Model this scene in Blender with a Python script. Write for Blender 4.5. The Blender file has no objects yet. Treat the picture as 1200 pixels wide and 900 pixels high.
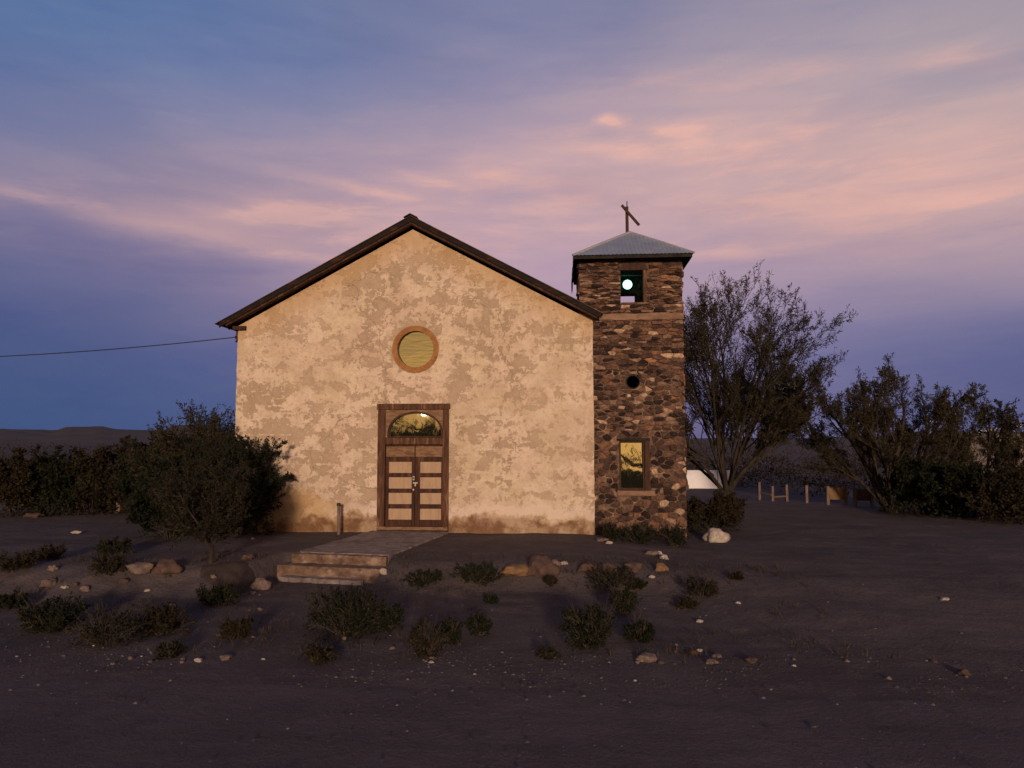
import bpy, bmesh, math, random
from mathutils import Vector, Matrix, noise
from mathutils.geometry import delaunay_2d_cdt
PI = math.pi
S = bpy.context.scene
C = S.collection

# ------------------------------------------------------------------ camera
FPX = 850.0
HC = 2.34
PITCH = math.atan(65 / FPX); ROLL = math.radians(0.1); PSI = math.radians(4.5)
CAM = Vector((18.5 * math.sin(PSI), -18.5 * math.cos(PSI), HC))
_fh = Vector((-math.sin(PSI), math.cos(PSI), 0))
FW = _fh * math.cos(PITCH) + Vector((0, 0, math.sin(PITCH)))
_u = -_fh * math.sin(PITCH) + Vector((0, 0, math.cos(PITCH)))
_r = Vector((_fh.y, -_fh.x, 0))
RT = _r * math.cos(ROLL) - _u * math.sin(ROLL)
UP = _r * math.sin(ROLL) + _u * math.cos(ROLL)
cd = bpy.data.cameras.new('camera'); cam = bpy.data.objects.new('camera', cd); C.objects.link(cam)
cd.sensor_width = 36; cd.sensor_fit = 'HORIZONTAL'; cd.lens = 36 * FPX / 1200
cd.clip_start = 0.1; cd.clip_end = 20000
M = Matrix((RT, UP, -FW)).transposed().to_4x4(); M.translation = CAM
cam.matrix_world = M
S.camera = cam

def ray(px, py):
    return FW + RT * ((px - 600) / FPX) + UP * ((450 - py) / FPX)
def at_y(px, py, y):
    d = ray(px, py); t = (y - CAM.y) / d.y
    return CAM + d * t

def sm(a, b, x):
    t = max(0.0, min(1.0, (x - a) / (b - a))); return t * t * (3 - 2 * t)

# ------------------------------------------------------------------ terrain height
def gz(x, y):
    ye = -4.1 - 0.95 * sm(-4.2, -5.4, x) + 0.12 * math.sin(x * 1.9) + 0.07 * math.sin(x * 5.3 + 1)
    w = 1.25 + 4.2 * sm(2.4, 5.0, x) + 3.5 * sm(-9.5, -14, x)
    hi = -0.02 - 0.12 * sm(2.0, 4.5, x) - 0.13 * sm(-6.5, -11, x)
    lo = -0.44
    h = lo + (hi - lo) * sm(ye - w, ye, y)
    r = math.hypot(x, y)
    fade = 1 - sm(30, 80, r)
    b = noise.noise(Vector((x * .55, y * .55, 3.1))) * .05 + noise.noise(Vector((x * 1.9, y * 1.9, 7.7))) * .018
    k = sm(-9.6, -8.6, y) if y > -30 else 1.0
    rough = sm(ye - w - .3, ye - w * .6, y) * (1 - sm(ye - .1, ye + .5, y))
    b += rough * (noise.noise(Vector((x * 3.1, y * 3.1, 1.7))) * .05 + noise.noise(Vector((x * 7.3, y * 7.3, 4.7))) * .03) * (1 - .8 * sm(2.5, 4.5, x)) * (1 - .6 * sm(-7, -9, x))
    near_path = 1 - sm(-5.2, -4.6, x) * sm(-1.0, -1.6, x) * sm(-6, -4.6, y)
    h += b * fade * k * near_path
    lx = (x + 2.60) * .9876 - (y + .02) * .157; ly = (x + 2.60) * .157 + (y + .02) * .9876
    cut = sm(-3.60, -3.78, ly) * (1 - sm(1.02, 1.12, lx)) * sm(-1.35, -1.18, lx) * sm(-6.5, -5.5, ly)
    h = h + (-.44 - h) * cut
    h -= 0.25 * sm(30, 90, r) * (1 if y > 0 else 0)
    return h
def at_g(px, py):
    d = ray(px, py); z = -0.2; p = None
    for _ in range(25):
        t = (z - CAM.z) / d.z
        p = CAM + d * t
        z = 0.5 * z + 0.5 * gz(p.x, p.y)
    p.z = gz(p.x, p.y); return p
def scale_at(p):            # pixels per metre of the photograph at a place
    return FPX / (p - CAM).dot(FW)

# ------------------------------------------------------------------ material helpers
def s2l(c):
    return tuple(((v / 255) / 12.92 if v / 255 <= .04045 else ((v / 255 + .055) / 1.055) ** 2.4) for v in c)
class G:
    def __init__(s, tree): s.t = tree; s.t.nodes.clear()
    def n(s, typ, ins=None, **props):
        nd = s.t.nodes.new(typ)
        for k, v in props.items(): setattr(nd, k, v)
        for k, v in (ins or {}).items():
            if isinstance(v, bpy.types.NodeSocket): s.t.links.new(v, nd.inputs[k])
            else:
                sk = nd.inputs[k]
                if sk.type == 'RGBA' and len(v) == 3: v = (*v, 1)
                sk.default_value = v
        return nd
    def math(s, op, a, b=0.0, c=None, clamp=False):
        d = {0: a, 1: b}
        if c is not None: d[2] = c
        return s.n('ShaderNodeMath', d, operation=op, use_clamp=clamp).outputs[0]
    def mix(s, f, a, b, blend='MIX'):
        nd = s.n('ShaderNodeMix', data_type='RGBA', blend_type=blend)
        for k, v in ((0, f), (6, a), (7, b)):
            if isinstance(v, bpy.types.NodeSocket): s.t.links.new(v, nd.inputs[k])
            elif k == 0: nd.inputs[0].default_value = v
            else: nd.inputs[k].default_value = (*v[:3], 1)
        return nd.outputs[2]
    def ramp(s, x, a, b):      # smooth 0..1 between a and b
        return s.n('ShaderNodeMapRange', {0: x, 1: a, 2: b, 3: 0.0, 4: 1.0}, interpolation_type='SMOOTHSTEP').outputs[0]
    def noise(s, vec, scale, detail=4, rough=.55, dist=0.0, lac=2.0):
        return s.n('ShaderNodeTexNoise', {'Vector': vec, 'Scale': scale, 'Detail': detail, 'Roughness': rough, 'Distortion': dist, 'Lacunarity': lac}).outputs[0]
    def vscale(s, vec, v):
        return s.n('ShaderNodeVectorMath', {0: vec, 1: v}, operation='MULTIPLY').outputs[0]
    def vadd(s, vec, v):
        return s.n('ShaderNodeVectorMath', {0: vec, 1: v}, operation='ADD').outputs[0]
    def vor(s, vec, scale, feature='F1', rnd=1.0):
        return s.n('ShaderNodeTexVoronoi', {'Vector': vec, 'Scale': scale, 'Randomness': rnd}, feature=feature)
    def bump(s, h, strength=.5, dist=.02):
        return s.n('ShaderNodeBump', {'Height': h, 'Strength': strength, 'Distance': dist}).outputs[0]
    def geo(s): return s.n('ShaderNodeNewGeometry').outputs['Position']
    def obj(s): return s.n('ShaderNodeTexCoord').outputs['Object']
    def rnd(s): return s.n('ShaderNodeObjectInfo').outputs['Random']
    def bsdf(s, col, rough=.8, normal=None, metal=0.0, spec=.3, ior=None):
        d = {'Base Color': col, 'Roughness': rough, 'Metallic': metal, 'Specular IOR Level': spec}
        if normal is not None: d['Normal'] = normal
        if ior: d['IOR'] = ior
        b = s.n('ShaderNodeBsdfPrincipled', d)
        s.n('ShaderNodeOutputMaterial', {0: b.outputs[0]})
        return b
def mat(name):
    m = bpy.data.materials.new(name); m.use_nodes = True
    return m, G(m.node_tree)

def m_stucco():
    m, g = mat('stucco'); p = g.geo()
    sx, sy, sz = (lambda q: (q.outputs[0], q.outputs[1], q.outputs[2]))(g.n('ShaderNodeSeparateXYZ', {0: p}))
    warp = g.vadd(p, g.vscale(g.n('ShaderNodeTexNoise', {'Vector': p, 'Scale': 2.2, 'Detail': 3}).outputs[1], (.25, .25, .25)))
    n1 = g.noise(g.vscale(warp, (1, 1, 1.2)), 2.0, 9, .68)
    n2 = g.noise(warp, 3.4, 7, .66)
    n3 = g.noise(p, 9.0, 6, .7)
    big = g.noise(g.vadd(p, (11, 2, 5)), .45, 3, .5)
    # squarish losses: brick courses of the adobe underneath show at the edges of the losses
    br = g.n('ShaderNodeTexBrick', {'Vector': g.n('ShaderNodeCombineXYZ', {0: sx, 1: sz}).outputs[0], 'Scale': 1.0, 'Mortar Size': .02, 'Brick Width': .46, 'Row Height': .19, 'Color1': (0, 0, 0, 1), 'Color2': (1, 1, 1, 1)})
    brk = g.n('ShaderNodeRGBToBW', {0: br.outputs[0]}).outputs[0]
    f = g.math('ADD', g.math('MULTIPLY', n1, .62), g.math('MULTIPLY', n2, .38))
    f = g.math('ADD', f, g.math('MULTIPLY', g.math('SUBTRACT', big, .5), .22))
    f = g.math('ADD', f, g.math('MULTIPLY', g.math('SUBTRACT', brk, .5), .035))
    f = g.math('ADD', f, g.math('MULTIPLY', g.math('SUBTRACT', n3, .5), .30))
    loss = g.math('MULTIPLY', g.ramp(f, .516, .526), g.math('ADD', .62, g.math('MULTIPLY', g.ramp(big, .4, .55), .33)))
    thin = g.ramp(f, .47, .51)
    plaster = g.mix(g.ramp(g.noise(g.vadd(p, (3, 9, 1)), 1.6, 5, .6), .35, .65), (.53, .415, .315), (.645, .53, .425))
    plaster = g.mix(g.math('MULTIPLY', g.ramp(n3, .47, .68), .5), plaster, (.42, .31, .23))
    plaster = g.mix(g.math('MULTIPLY', thin, .32), plaster, (.45, .32, .22))
    hue = g.noise(g.vadd(p, (5, 2, 8)), .9, 4, .55)
    plaster = g.mix(g.math('MULTIPLY', g.ramp(hue, .42, .62), .5), plaster, g.mix(1, plaster, (1.03, .93, .95), 'MULTIPLY'))
    plaster = g.mix(g.math('MULTIPLY', g.ramp(hue, .5, .36), .4), plaster, g.mix(1, plaster, (1.0, .98, .86), 'MULTIPLY'))
    n4 = g.noise(g.vscale(warp, (1.4, 1, 2.4)), 4.5, 8, .7)
    plaster = g.mix(g.math('MULTIPLY', g.ramp(n4, .52, .60), .42), plaster, (.43, .315, .235))
    under = g.mix(g.ramp(n2, .35, .68), (.35, .255, .185), (.45, .335, .25))
    under = g.mix(g.math('MULTIPLY', g.ramp(g.noise(p, 22, 5, .7), .5, .7), .35), under, (.24, .165, .115))
    col = g.mix(loss, plaster, under)
    # rusty run-off below the rake boards: distance below the roof line
    ax = g.math('ABSOLUTE', g.math('ADD', sx, 2.61))
    dep = g.math('SUBTRACT', g.math('SUBTRACT', 7.8, g.math('MULTIPLY', ax, .534)), sz)
    streak = g.noise(g.vscale(p, (5, 1, .55)), 1.0, 5, .65)
    st = g.math('MULTIPLY', g.ramp(g.math('ADD', dep, g.math('MULTIPLY', streak, -1.5)), .05, -.75), .55)
    col = g.mix(st, col, (.47, .29, .14))
    # long vertical drip marks
    dr = g.ramp(g.noise(g.vscale(p, (7, 1, .35)), 1.0, 4, .6), .60, .78)
    col = g.mix(g.math('MULTIPLY', dr, .22), col, (.33, .22, .14))
    # hairline cracks
    cr = g.vor(g.vadd(p, g.vscale(g.n('ShaderNodeTexNoise', {'Vector': p, 'Scale': 1.3, 'Detail': 6}).outputs[1], (.9, .9, .9))), .42, 'DISTANCE_TO_EDGE').outputs[0]
    crm = g.math('MULTIPLY', g.math('MULTIPLY', g.ramp(cr, .0045, .0015), g.ramp(big, .48, .58)), .6)
    col = g.mix(crm, col, (.2, .14, .10))
    # ochre splash zone and damp earth line at the foot of the wall
    zz = g.math('ADD', sz, g.math('MULTIPLY', g.math('SUBTRACT', g.noise(g.vscale(p, (1.6, 1, 1.2)), 1.0, 7, .62), .5), .9))
    lft = g.ramp(sx, -3.6, -5.6)
    och = g.math('MULTIPLY', g.ramp(g.math('SUBTRACT', zz, g.math('MULTIPLY', lft, .45)), .72, .42), g.math('ADD', .22, g.math('MULTIPLY', lft, .4)))
    col = g.mix(och, col, (.46, .27, .11))
    lime = g.math('MULTIPLY', g.math('MULTIPLY', g.ramp(zz, .38, .48), g.ramp(zz, .74, .6)), g.math('SUBTRACT', .75, lft), clamp=True)
    col = g.mix(lime, col, (.66, .54, .47))
    mud = g.ramp(g.math('ADD', zz, g.math('MULTIPLY', g.math('SUBTRACT', n2, .5), .5)), .44, .26)
    col = g.mix(g.math('MULTIPLY', mud, g.math('MULTIPLY_ADD', g.ramp(g.noise(g.vadd(p, (1, 4, 6)), 1.9, 5, .6), .38, .6), .6, .32)), col, g.mix(n2, (.105, .048, .026), (.22, .11, .058)))
    h = g.math('ADD', g.math('MULTIPLY', loss, -1.0), g.math('ADD', g.math('MULTIPLY', n3, .35), g.math('ADD', g.math('MULTIPLY', crm, -.6), g.math('MULTIPLY', g.noise(p, 40, 3, .6), .2))))
    g.bsdf(col, .92, g.bump(h, .55, .02), spec=.15)
    return m

def m_noisy(name, c1, c2, scale=6, rough=.85, bump=.3, bd=.01, stretch=(1, 1, 1), spec=.25, c3=None, metal=0.0, rnd=0.0, detail=6):
    m, g = mat(name); p = g.vscale(g.obj(), stretch)
    n = g.noise(p, scale, detail, .62)
    col = g.mix(g.ramp(n, .32, .68), c1, c2)
    if c3: col = g.mix(g.ramp(g.noise(g.vadd(p, (7, 3, 9)), scale * .45, 5, .65), .52, .66), col, c3)
    if rnd:
        v = g.math('ADD', 1 - rnd / 2, g.math('MULTIPLY', g.rnd(), rnd))
        col = g.mix(1.0, col, g.n('ShaderNodeCombineXYZ', {0: v, 1: v, 2: v}).outputs[0], 'MULTIPLY')
    g.bsdf(col, rough, g.bump(g.math('ADD', n, g.math('MULTIPLY', g.noise(p, scale * 5, 4, .6), .4)), bump, bd), spec=spec, metal=metal)
    return m

def m_stone():
    m, g = mat('rubble_stone'); p = g.geo()
    a = g.n('ShaderNodeAttribute', attribute_name='tone').outputs[0]
    n = g.noise(p, 14, 7, .68); n2 = g.noise(p, 4, 4, .6)
    col = g.mix(g.ramp(n, .3, .7), g.mix(1, a, (.54, .5, .48), 'MULTIPLY'), g.mix(1, a, (1.5, 1.4, 1.3), 'MULTIPLY'))
    col = g.mix(g.math('MULTIPLY', g.ramp(n2, .55, .75), .35), col, (.20, .135, .10))
    g.bsdf(col, .88, g.bump(n, .7, .03), spec=.25)
    return m

def m_glass(name, wave, wd, tint=(.012, .012, .008), stretch=(1, 1, 1), scale=3.0):
    m, g = mat(name); p = g.vscale(g.obj(), stretch)
    n = g.noise(p, scale, 2, .5, 1.2)
    g.bsdf(tint, .03, g.bump(n, wave, wd), spec=.5, ior=2.7)
    return m

def m_dirt(name, ca, cb, cc, peb=.5, seed=0):
    m, g = mat(name); p = g.geo()
    q = g.vadd(p, (seed, seed * 2, 0))
    n = g.noise(q, .5, 6, .6); n2 = g.noise(q, 2.6, 7, .65); n3 = g.noise(q, 16, 6, .7)
    col = g.mix(g.ramp(n, .35, .65), ca, cb)
    col = g.mix(g.math('MULTIPLY', g.ramp(n2, .48, .7), .7), col, cc)
    col = g.mix(g.math('MULTIPLY', g.ramp(n3, .5, .75), .45), col, g.mix(1, col, (.45, .45, .45), 'MULTIPLY'))
    v = g.vor(q, 26); vm = g.ramp(v.outputs[0], .34, .2)
    vc = g.n('ShaderNodeRGBToBW', {0: v.outputs[1]}).outputs[0]
    pm = g.math('MULTIPLY', g.math('MULTIPLY', vm, g.ramp(vc, .52, .6)), g.ramp(n2, .42, .6))
    col = g.mix(g.math('MULTIPLY', pm, peb), col, g.mix(vc, (.10, .08, .075), (.36, .30, .27)))
    trk = g.noise(g.vscale(q, (.22, 2.6, 1)), 1.0, 5, .6); col = g.mix(g.math('MULTIPLY', g.ramp(trk, .5, .66), .4), col, g.mix(1, col, (.66, .66, .68), 'MULTIPLY'))
    col = g.mix(g.math('MULTIPLY', g.ramp(trk, .44, .34), .3), col, g.mix(1, col, (1.35, 1.3, 1.28), 'MULTIPLY'))
    h = g.math('ADD', g.math('MULTIPLY', n3, .8), g.math('ADD', g.math('MULTIPLY', pm, .7), g.math('MULTIPLY', n2, 1.2)))
    g.bsdf(col, .95, g.bump(h, .8, .05), spec=.12)
    return m

def m_leaf(name, c1, c2, trans=.15):
    m, g = mat(name); p = g.geo()
    r = g.n('ShaderNodeNewGeometry').outputs['Random Per Island']
    col = g.mix(r, c1, c2)
    col = g.mix(g.math('MULTIPLY', g.ramp(g.noise(p, 2.5, 3, .5), .45, .7), .5), col, (c2[0] * 1.3, c2[1] * 1.05, c2[2]))
    b = g.n('ShaderNodeBsdfPrincipled', {'Base Color': col, 'Roughness': .7, 'Specular IOR Level': .15})
    t = g.n('ShaderNodeBsdfTranslucent', {0: col})
    mx = g.n('ShaderNodeMixShader', {0: trans, 1: b.outputs[0], 2: t.outputs[0]})
    g.n('ShaderNodeOutputMaterial', {0: mx.outputs[0]})
    return m

def m_flat(name, c, rough=.6, metal=0.0, spec=.3):
    return m_noisy(name, tuple(v * .85 for v in c), tuple(v * 1.12 for v in c), 9, rough, .15, .004, spec=spec, metal=metal)
def m_emit(name, c, s):
    m, g = mat(name)
    e = g.n('ShaderNodeEmission', {0: c, 1: s}); g.n('ShaderNodeOutputMaterial', {0: e.outputs[0]}); return m

MT = {}
MT['stucco'] = m_stucco()
MT['stone'] = m_stone()
MT['mortar'] = m_noisy('mortar', (.022, .013, .011), (.17, .108, .08), 6, .95, .6, .02, c3=(.26, .17, .125))  # mortar colour; its near-black tone paints shadow into the gaps between stones
MT['ledge'] = m_noisy('mortar_band', (.17, .10, .07), (.27, .165, .115), 5, .95, .5, .015, stretch=(.6, 1, 1.5))
MT['wood_dark'] = m_noisy('dark_wood', (.024, .009, .006), (.060, .021, .011), 5, .7, .4, .006, (3, 3, .45), c3=(.095, .040, .021))
MT['wood_rake'] = m_noisy('rake_wood', (.007, .004, .004), (.018, .009, .007), 4, .8, .4, .008, (1, 2, 3), c3=(.05, .02, .011))
MT['wood_frame'] = m_noisy('weathered_wood', (.052, .022, .013), (.115, .052, .030), 5, .78, .45, .008, (4, 4, .5), c3=(.20, .11, .068))
MT['wood_pale'] = m_noisy('pale_weathered_wood', (.15, .08, .045), (.26, .155, .095), 4, .8, .4, .006, (1.2, 3, 4), c3=(.13, .065, .035))
MT['panel'] = m_noisy('buff_board', (.375, .25, .17), (.44, .30, .205), 4, .75, .3, .004, (5, 3, .8), c3=(.35, .225, .15))
MT['ring'] = m_noisy('ochre_red_surround', (.26, .115, .042), (.36, .175, .07), 6, .85, .4, .01, c3=(.22, .08, .035))
MT['glass'] = m_glass('old_window_glass', .4, .02, scale=1.3)
MT['glass_wavy'] = m_glass('wavy_window_glass', .22, .02, stretch=(.35, 1, 2.2), scale=2.8, tint=(.02, .017, .005))
MT['glass_flat'] = m_glass('fanlight_glass', .12, .006, scale=2.5)
MT['iron'] = m_flat('dark_iron', (.03, .027, .025), .55, .3)
MT['steel'] = m_flat('worn_steel', (.35, .34, .33), .4, .8)
MT['rust_roof'] = m_noisy('rusted_roof_sheet', (.03, .02, .018), (.06, .04, .034), 3, .6, .2, .005, c3=(.16, .07, .04), metal=.3)
MT['zinc'] = m_noisy('galvanised_sheet', (.33, .36, .42), (.42, .45, .52), 2.5, .5, .08, .003, (1, 1, 1), c3=(.38, .37, .39), metal=.55, spec=.5)
MT['zinc_cap'] = m_noisy('galvanised_cap', (.46, .46, .48), (.55, .54, .56), 4, .5, .08, .003, metal=.5, spec=.5)
MT['dark_board'] = m_noisy('dark_board', (.012, .010, .009), (.03, .023, .02), 5, .85, .3, .005)
MT['green_plaster'] = m_noisy('green_plaster', (.05, .09, .075), (.075, .12, .10), 4, .9, .3, .01)
MT['lamp'] = m_emit('mint_lamp', (.40, 1.0, .78), 2.5)
MT['warm_lamp'] = m_emit('warm_lamp', (1.0, .83, .5), 90)
MT['far_lamp'] = m_emit('far_lamp', (1.0, .93, .9), 2.2)
MT['dirt'] = m_dirt('desert_dirt', (.086, .067, .069), (.114, .089, .089), (.14, .106, .100), .45)
MT['road'] = m_dirt('road_gravel', (.096, .077, .082), (.118, .095, .098), (.076, .063, .068), .3, 5)
MT['concrete'] = m_noisy('old_concrete', (.17, .135, .13), (.27, .215, .205), 4, .9, .5, .012, c3=(.13, .10, .098))
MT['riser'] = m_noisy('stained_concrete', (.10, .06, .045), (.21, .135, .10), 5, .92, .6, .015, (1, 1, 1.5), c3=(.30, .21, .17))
MT['bark'] = m_noisy('bark', (.018, .013, .010), (.05, .036, .027), 8, .9, .6, .02, (1, 1, .4))
MT['twig'] = m_noisy('twig_bark', (.028, .021, .017), (.05, .038, .03), 8, .9, .2, .01)
MT['dry_twig'] = m_noisy('dry_twig', (.05, .038, .028), (.10, .075, .056), 8, .9, .2, .01)
MT['leaf_olive'] = m_leaf('olive_leaves', (.024, .021, .011), (.052, .043, .022))
MT['leaf_green'] = m_leaf('dark_green_leaves', (.008, .011, .006), (.020, .023, .012))
MT['leaf_brown'] = m_leaf('brownish_leaves', (.016, .013, .008), (.036, .027, .015))
MT['leaf_grey'] = m_leaf('grey_olive_leaves', (.016, .015, .009), (.031, .026, .016))
MT['leaf_dry'] = m_leaf('dry_grass_blades', (.03, .026, .014), (.075, .056, .034))
MT['rock_white'] = m_noisy('white_rock', (.28, .23, .20), (.48, .41, .36), 6, .9, .5, .02, c3=(.24, .17, .13))
MT['rock_pink'] = m_noisy('pinkish_rock', (.11, .078, .068), (.21, .148, .125), 6, .9, .5, .02, c3=(.18, .12, .10), rnd=.3)
MT['rock_brown'] = m_noisy('reddish_brown_rock', (.06, .036, .031), (.11, .066, .053), 5, .92, .5, .02, c3=(.09, .058, .05), rnd=.4)
MT['rock_ochre'] = m_noisy('ochre_rock', (.15, .085, .045), (.24, .145, .075), 5, .92, .5, .02, c3=(.2, .11, .06))
MT['white_wall'] = m_noisy('whitewash', (.78, .75, .77), (.84, .81, .83), 1.2, .85, .1, .005, c3=(.74, .7, .71))
MT['post'] = m_noisy('weathered_post', (.11, .07, .055), (.20, .135, .11), 6, .85, .4, .01, (3, 3, .6))
MT['ring_dark'] = m_noisy('dark_earth_ring', (.035, .024, .022), (.062, .045, .041), 5, .95, .5, .02)
MT['hill'] = m_noisy('hill_scrub', (.055, .045, .045), (.09, .068, .062), .02, .95, .3, 1, c3=(.05, .045, .035))
MT['roof_white'] = m_flat('pale_roof_sheet', (.5, .48, .5), .5)
MT['house_wall'] = m_noisy('pale_house_wall', (.11, .09, .088), (.16, .13, .125), 2, .9, .2, .01)

# ------------------------------------------------------------------ mesh builder
class MB:
    def __init__(s): s.v = []; s.f = []; s.tone = []
    def face(s, idx, tone=None): s.f.append(tuple(idx)); s.tone.append(tone or (0, 0, 0))
    def add(s, pts):
        o = len(s.v); s.v.extend([tuple(p) for p in pts]); return o
    def box(s, x0, x1, y0, y1, z0, z1, mtx=None, jit=0.0, rnd=random):
        P = [Vector((x, y, z)) for z in (z0, z1) for y in (y0, y1) for x in (x0, x1)]
        if jit: P = [p + Vector((rnd.uniform(-jit, jit), rnd.uniform(-jit, jit), rnd.uniform(-jit, jit))) for p in P]
        if mtx: P = [mtx @ p for p in P]
        o = s.add(P)
        for q in ((0, 2, 3, 1), (4, 5, 7, 6), (0, 1, 5, 4), (2, 6, 7, 3), (0, 4, 6, 2), (1, 3, 7, 5)):
            s.face([o + i for i in q])
    def tube(s, pts, radii, n=6, cap=True):
        pts = [Vector(p) for p in pts]; rings = []
        for i, p in enumerate(pts):
            d = (pts[min(i + 1, len(pts) - 1)] - pts[max(i - 1, 0)])
            if d.length < 1e-9: d = Vector((0, 0, 1))
            d.normalize()
            a = d.orthogonal().normalized() if i == 0 else (rings_a - d * rings_a.dot(d)).normalized()
            rings_a = a; b = d.cross(a); r = radii[i] if hasattr(radii, '__len__') else radii
            rings.append(s.add([p + a * (r * math.cos(2 * PI * k / n)) + b * (r * math.sin(2 * PI * k / n)) for k in range(n)]))
        for i in range(len(pts) - 1):
            for k in range(n):
                k2 = (k + 1) % n
                s.face((rings[i] + k, rings[i] + k2, rings[i + 1] + k2, rings[i + 1] + k))
        if cap:
            s.face([rings[0] + k for k in reversed(range(n))]); s.face([rings[-1] + k for k in range(n)])
    def sphere(s, c, r, nu=16, nv=10):
        c = Vector(c); o = s.add([c + Vector((0, 0, r)), c - Vector((0, 0, r))])
        rows = []
        for j in range(1, nv):
            t = PI * j / nv
            rows.append(s.add([c + Vector((r * math.sin(t) * math.cos(2 * PI * i / nu), r * math.sin(t) * math.sin(2 * PI * i / nu), r * math.cos(t))) for i in range(nu)]))
        for i in range(nu):
            k = (i + 1) % nu
            s.face((o, rows[0] + i, rows[0] + k)); s.face((o + 1, rows[-1] + k, rows[-1] + i))
            for j in range(nv - 2): s.face((rows[j] + i, rows[j + 1] + i, rows[j + 1] + k, rows[j] + k))
    def plate(s, outer, holes, y0, y1):
        """a wall in the XZ plane, front at y0 and back at y1, with openings"""
        loops = [outer] + holes; vs = []; es = []
        for L in loops:
            o = len(vs); vs += [Vector(p) for p in L]; es += [(o + i, o + (i + 1) % len(L)) for i in range(len(L))]
        r = delaunay_2d_cdt(vs, es, [], 0, 1e-5)
        rv, rf = r[0], r[2]
        def inside(p, L):
            c = False; j = len(L) - 1
            for i in range(len(L)):
                (xi, zi), (xj, zj) = L[i], L[j]
                if (zi > p.y) != (zj > p.y) and p.x < (xj - xi) * (p.y - zi) / (zj - zi) + xi: c = not c
                j = i
            return c
        a = s.add([(p.x, y0, p.y) for p in rv]); b = s.add([(p.x, y1, p.y) for p in rv])
        for f in rf:
            m = sum((rv[i] for i in f), Vector((0, 0))) / len(f)
            if not inside(m, outer) or any(inside(m, h) for h in holes): continue
            area = sum(rv[f[i]].x * rv[f[(i + 1) % len(f)]].y - rv[f[(i + 1) % len(f)]].x * rv[f[i]].y for i in range(len(f)))
            q = list(f) if area > 0 else list(reversed(f))
            s.face([a + i for i in q]); s.face([b + i for i in reversed(q)])
        for L in loops:
            n = len(L); a = s.add([(p[0], y0, p[1]) for p in L]); b = s.add([(p[0], y1, p[1]) for p in L])
            for i in range(n):
                k = (i + 1) % n; s.face((a + i, b + i, b + k, a + k))
    def build(s, name, m, parent=None, smooth=False, tone=False, origin=None):
        me = bpy.data.meshes.new(name)
        v = s.v
        if origin is not None:
            ox, oy, oz = origin; v = [(x - ox, y - oy, z - oz) for x, y, z in v]
        me.from_pydata(v, [], s.f); me.materials.append(m)
        if tone:
            at = me.color_attributes.new('tone', 'FLOAT_COLOR', 'CORNER')
            buf = []
            for p, t in zip(me.polygons, s.tone): buf += [t[0], t[1], t[2], 1.0] * p.loop_total
            at.data.foreach_set('color', buf)
        if smooth: me.polygons.foreach_set('use_smooth', [True] * len(me.polygons))
        me.update()
        o = bpy.data.objects.new(name, me); C.objects.link(o)
        if origin is not None: o.location = origin
        if parent is not None:
            o.parent = parent
            if origin is not None:          # keep the world place under a moved parent
                o.location = Vector(origin) - abs_loc(parent)
            else:
                o.location = -abs_loc(parent)
        return o
def abs_loc(o):
    l = o.location.copy()
    while o.parent: o = o.parent; l += o.location
    return l
def tag(o, label=None, cat=None, group=None, kind=None):
    if label: o['label'] = label
    if cat: o['category'] = cat
    if group: o['group'] = group
    if kind: o['kind'] = kind
    return o
def thing(name, label, cat, loc=(0, 0, 0), group=None):
    o = bpy.data.objects.new(name, None); o.empty_display_size = .2; C.objects.link(o); o.location = loc
    return tag(o, label, cat, group)
def circle(cx, cz, r, n=48, wob=0.0, rx=None, seed=1):
    rr = random.Random(seed)
    return [(cx + (rx or r) * math.cos(2 * PI * i / n) * (1 + rr.uniform(-wob, wob)), cz + r * math.sin(2 * PI * i / n) * (1 + rr.uniform(-wob, wob))) for i in range(n)]
def bevel(o, w=.006, seg=2):
    b = o.modifiers.new('bevel', 'BEVEL'); b.width = w; b.segments = seg; b.limit_method = 'ANGLE'; return o

# ------------------------------------------------------------------ ground, road, hills
def axis(lo, hi, step, far, growth):
    a = []; x = lo
    while x <= hi + 1e-6: a.append(x); x += step
    d = step; L = [a[0]]
    while L[-1] > -far: d *= growth; L.append(L[-1] - d)
    d = step; R = [a[-1]]
    while R[-1] < far: d *= growth; R.append(R[-1] + d)
    return list(reversed(L[1:])) + a + R[1:]
xs = axis(-11, 9, .1, 6000, 1.14); ys = axis(-10.5, 2.0, .1, 6000, 1.14)
gm = MB(); gm.v = [(x, y, gz(x, y)) for y in ys for x in xs]
W = len(xs)
gm.f = [(j * W + i, j * W + i + 1, (j + 1) * W + i + 1, (j + 1) * W + i) for j in range(len(ys) - 1) for i in range(W - 1)]
tag(gm.build('ground', MT['dirt'], smooth=True), 'dark purplish brown desert dirt yard rising to the church', kind='structure')

rb = MB(); rr = random.Random(5)
rx = axis(-14, 16, .18, 900, 1.25)
rows = []
for x in rx:
    e = -9.85 + .13 * noise.noise(Vector((x * .6, 2, 0))) + .12 * noise.noise(Vector((x * 2.7, 5, 0)))
    rows.append((x, e))
for x, e in rows:
    for k in range(5):
        y = e - [0, .6, 1.3, 3.5, 8.6][k]
        z = gz(x, y) + [-.005, .004, .005, .007, .005][k]
        rb.v.append((x, y, z))
for i in range(len(rows) - 1):
    for k in range(4):
        a = i * 5 + k; rb.face((a, a + 1, a + 6, a + 5))
tag(rb.build('road', MT['road'], smooth=True), 'dark gravelly road along the bottom of the picture', kind='structure')

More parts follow.
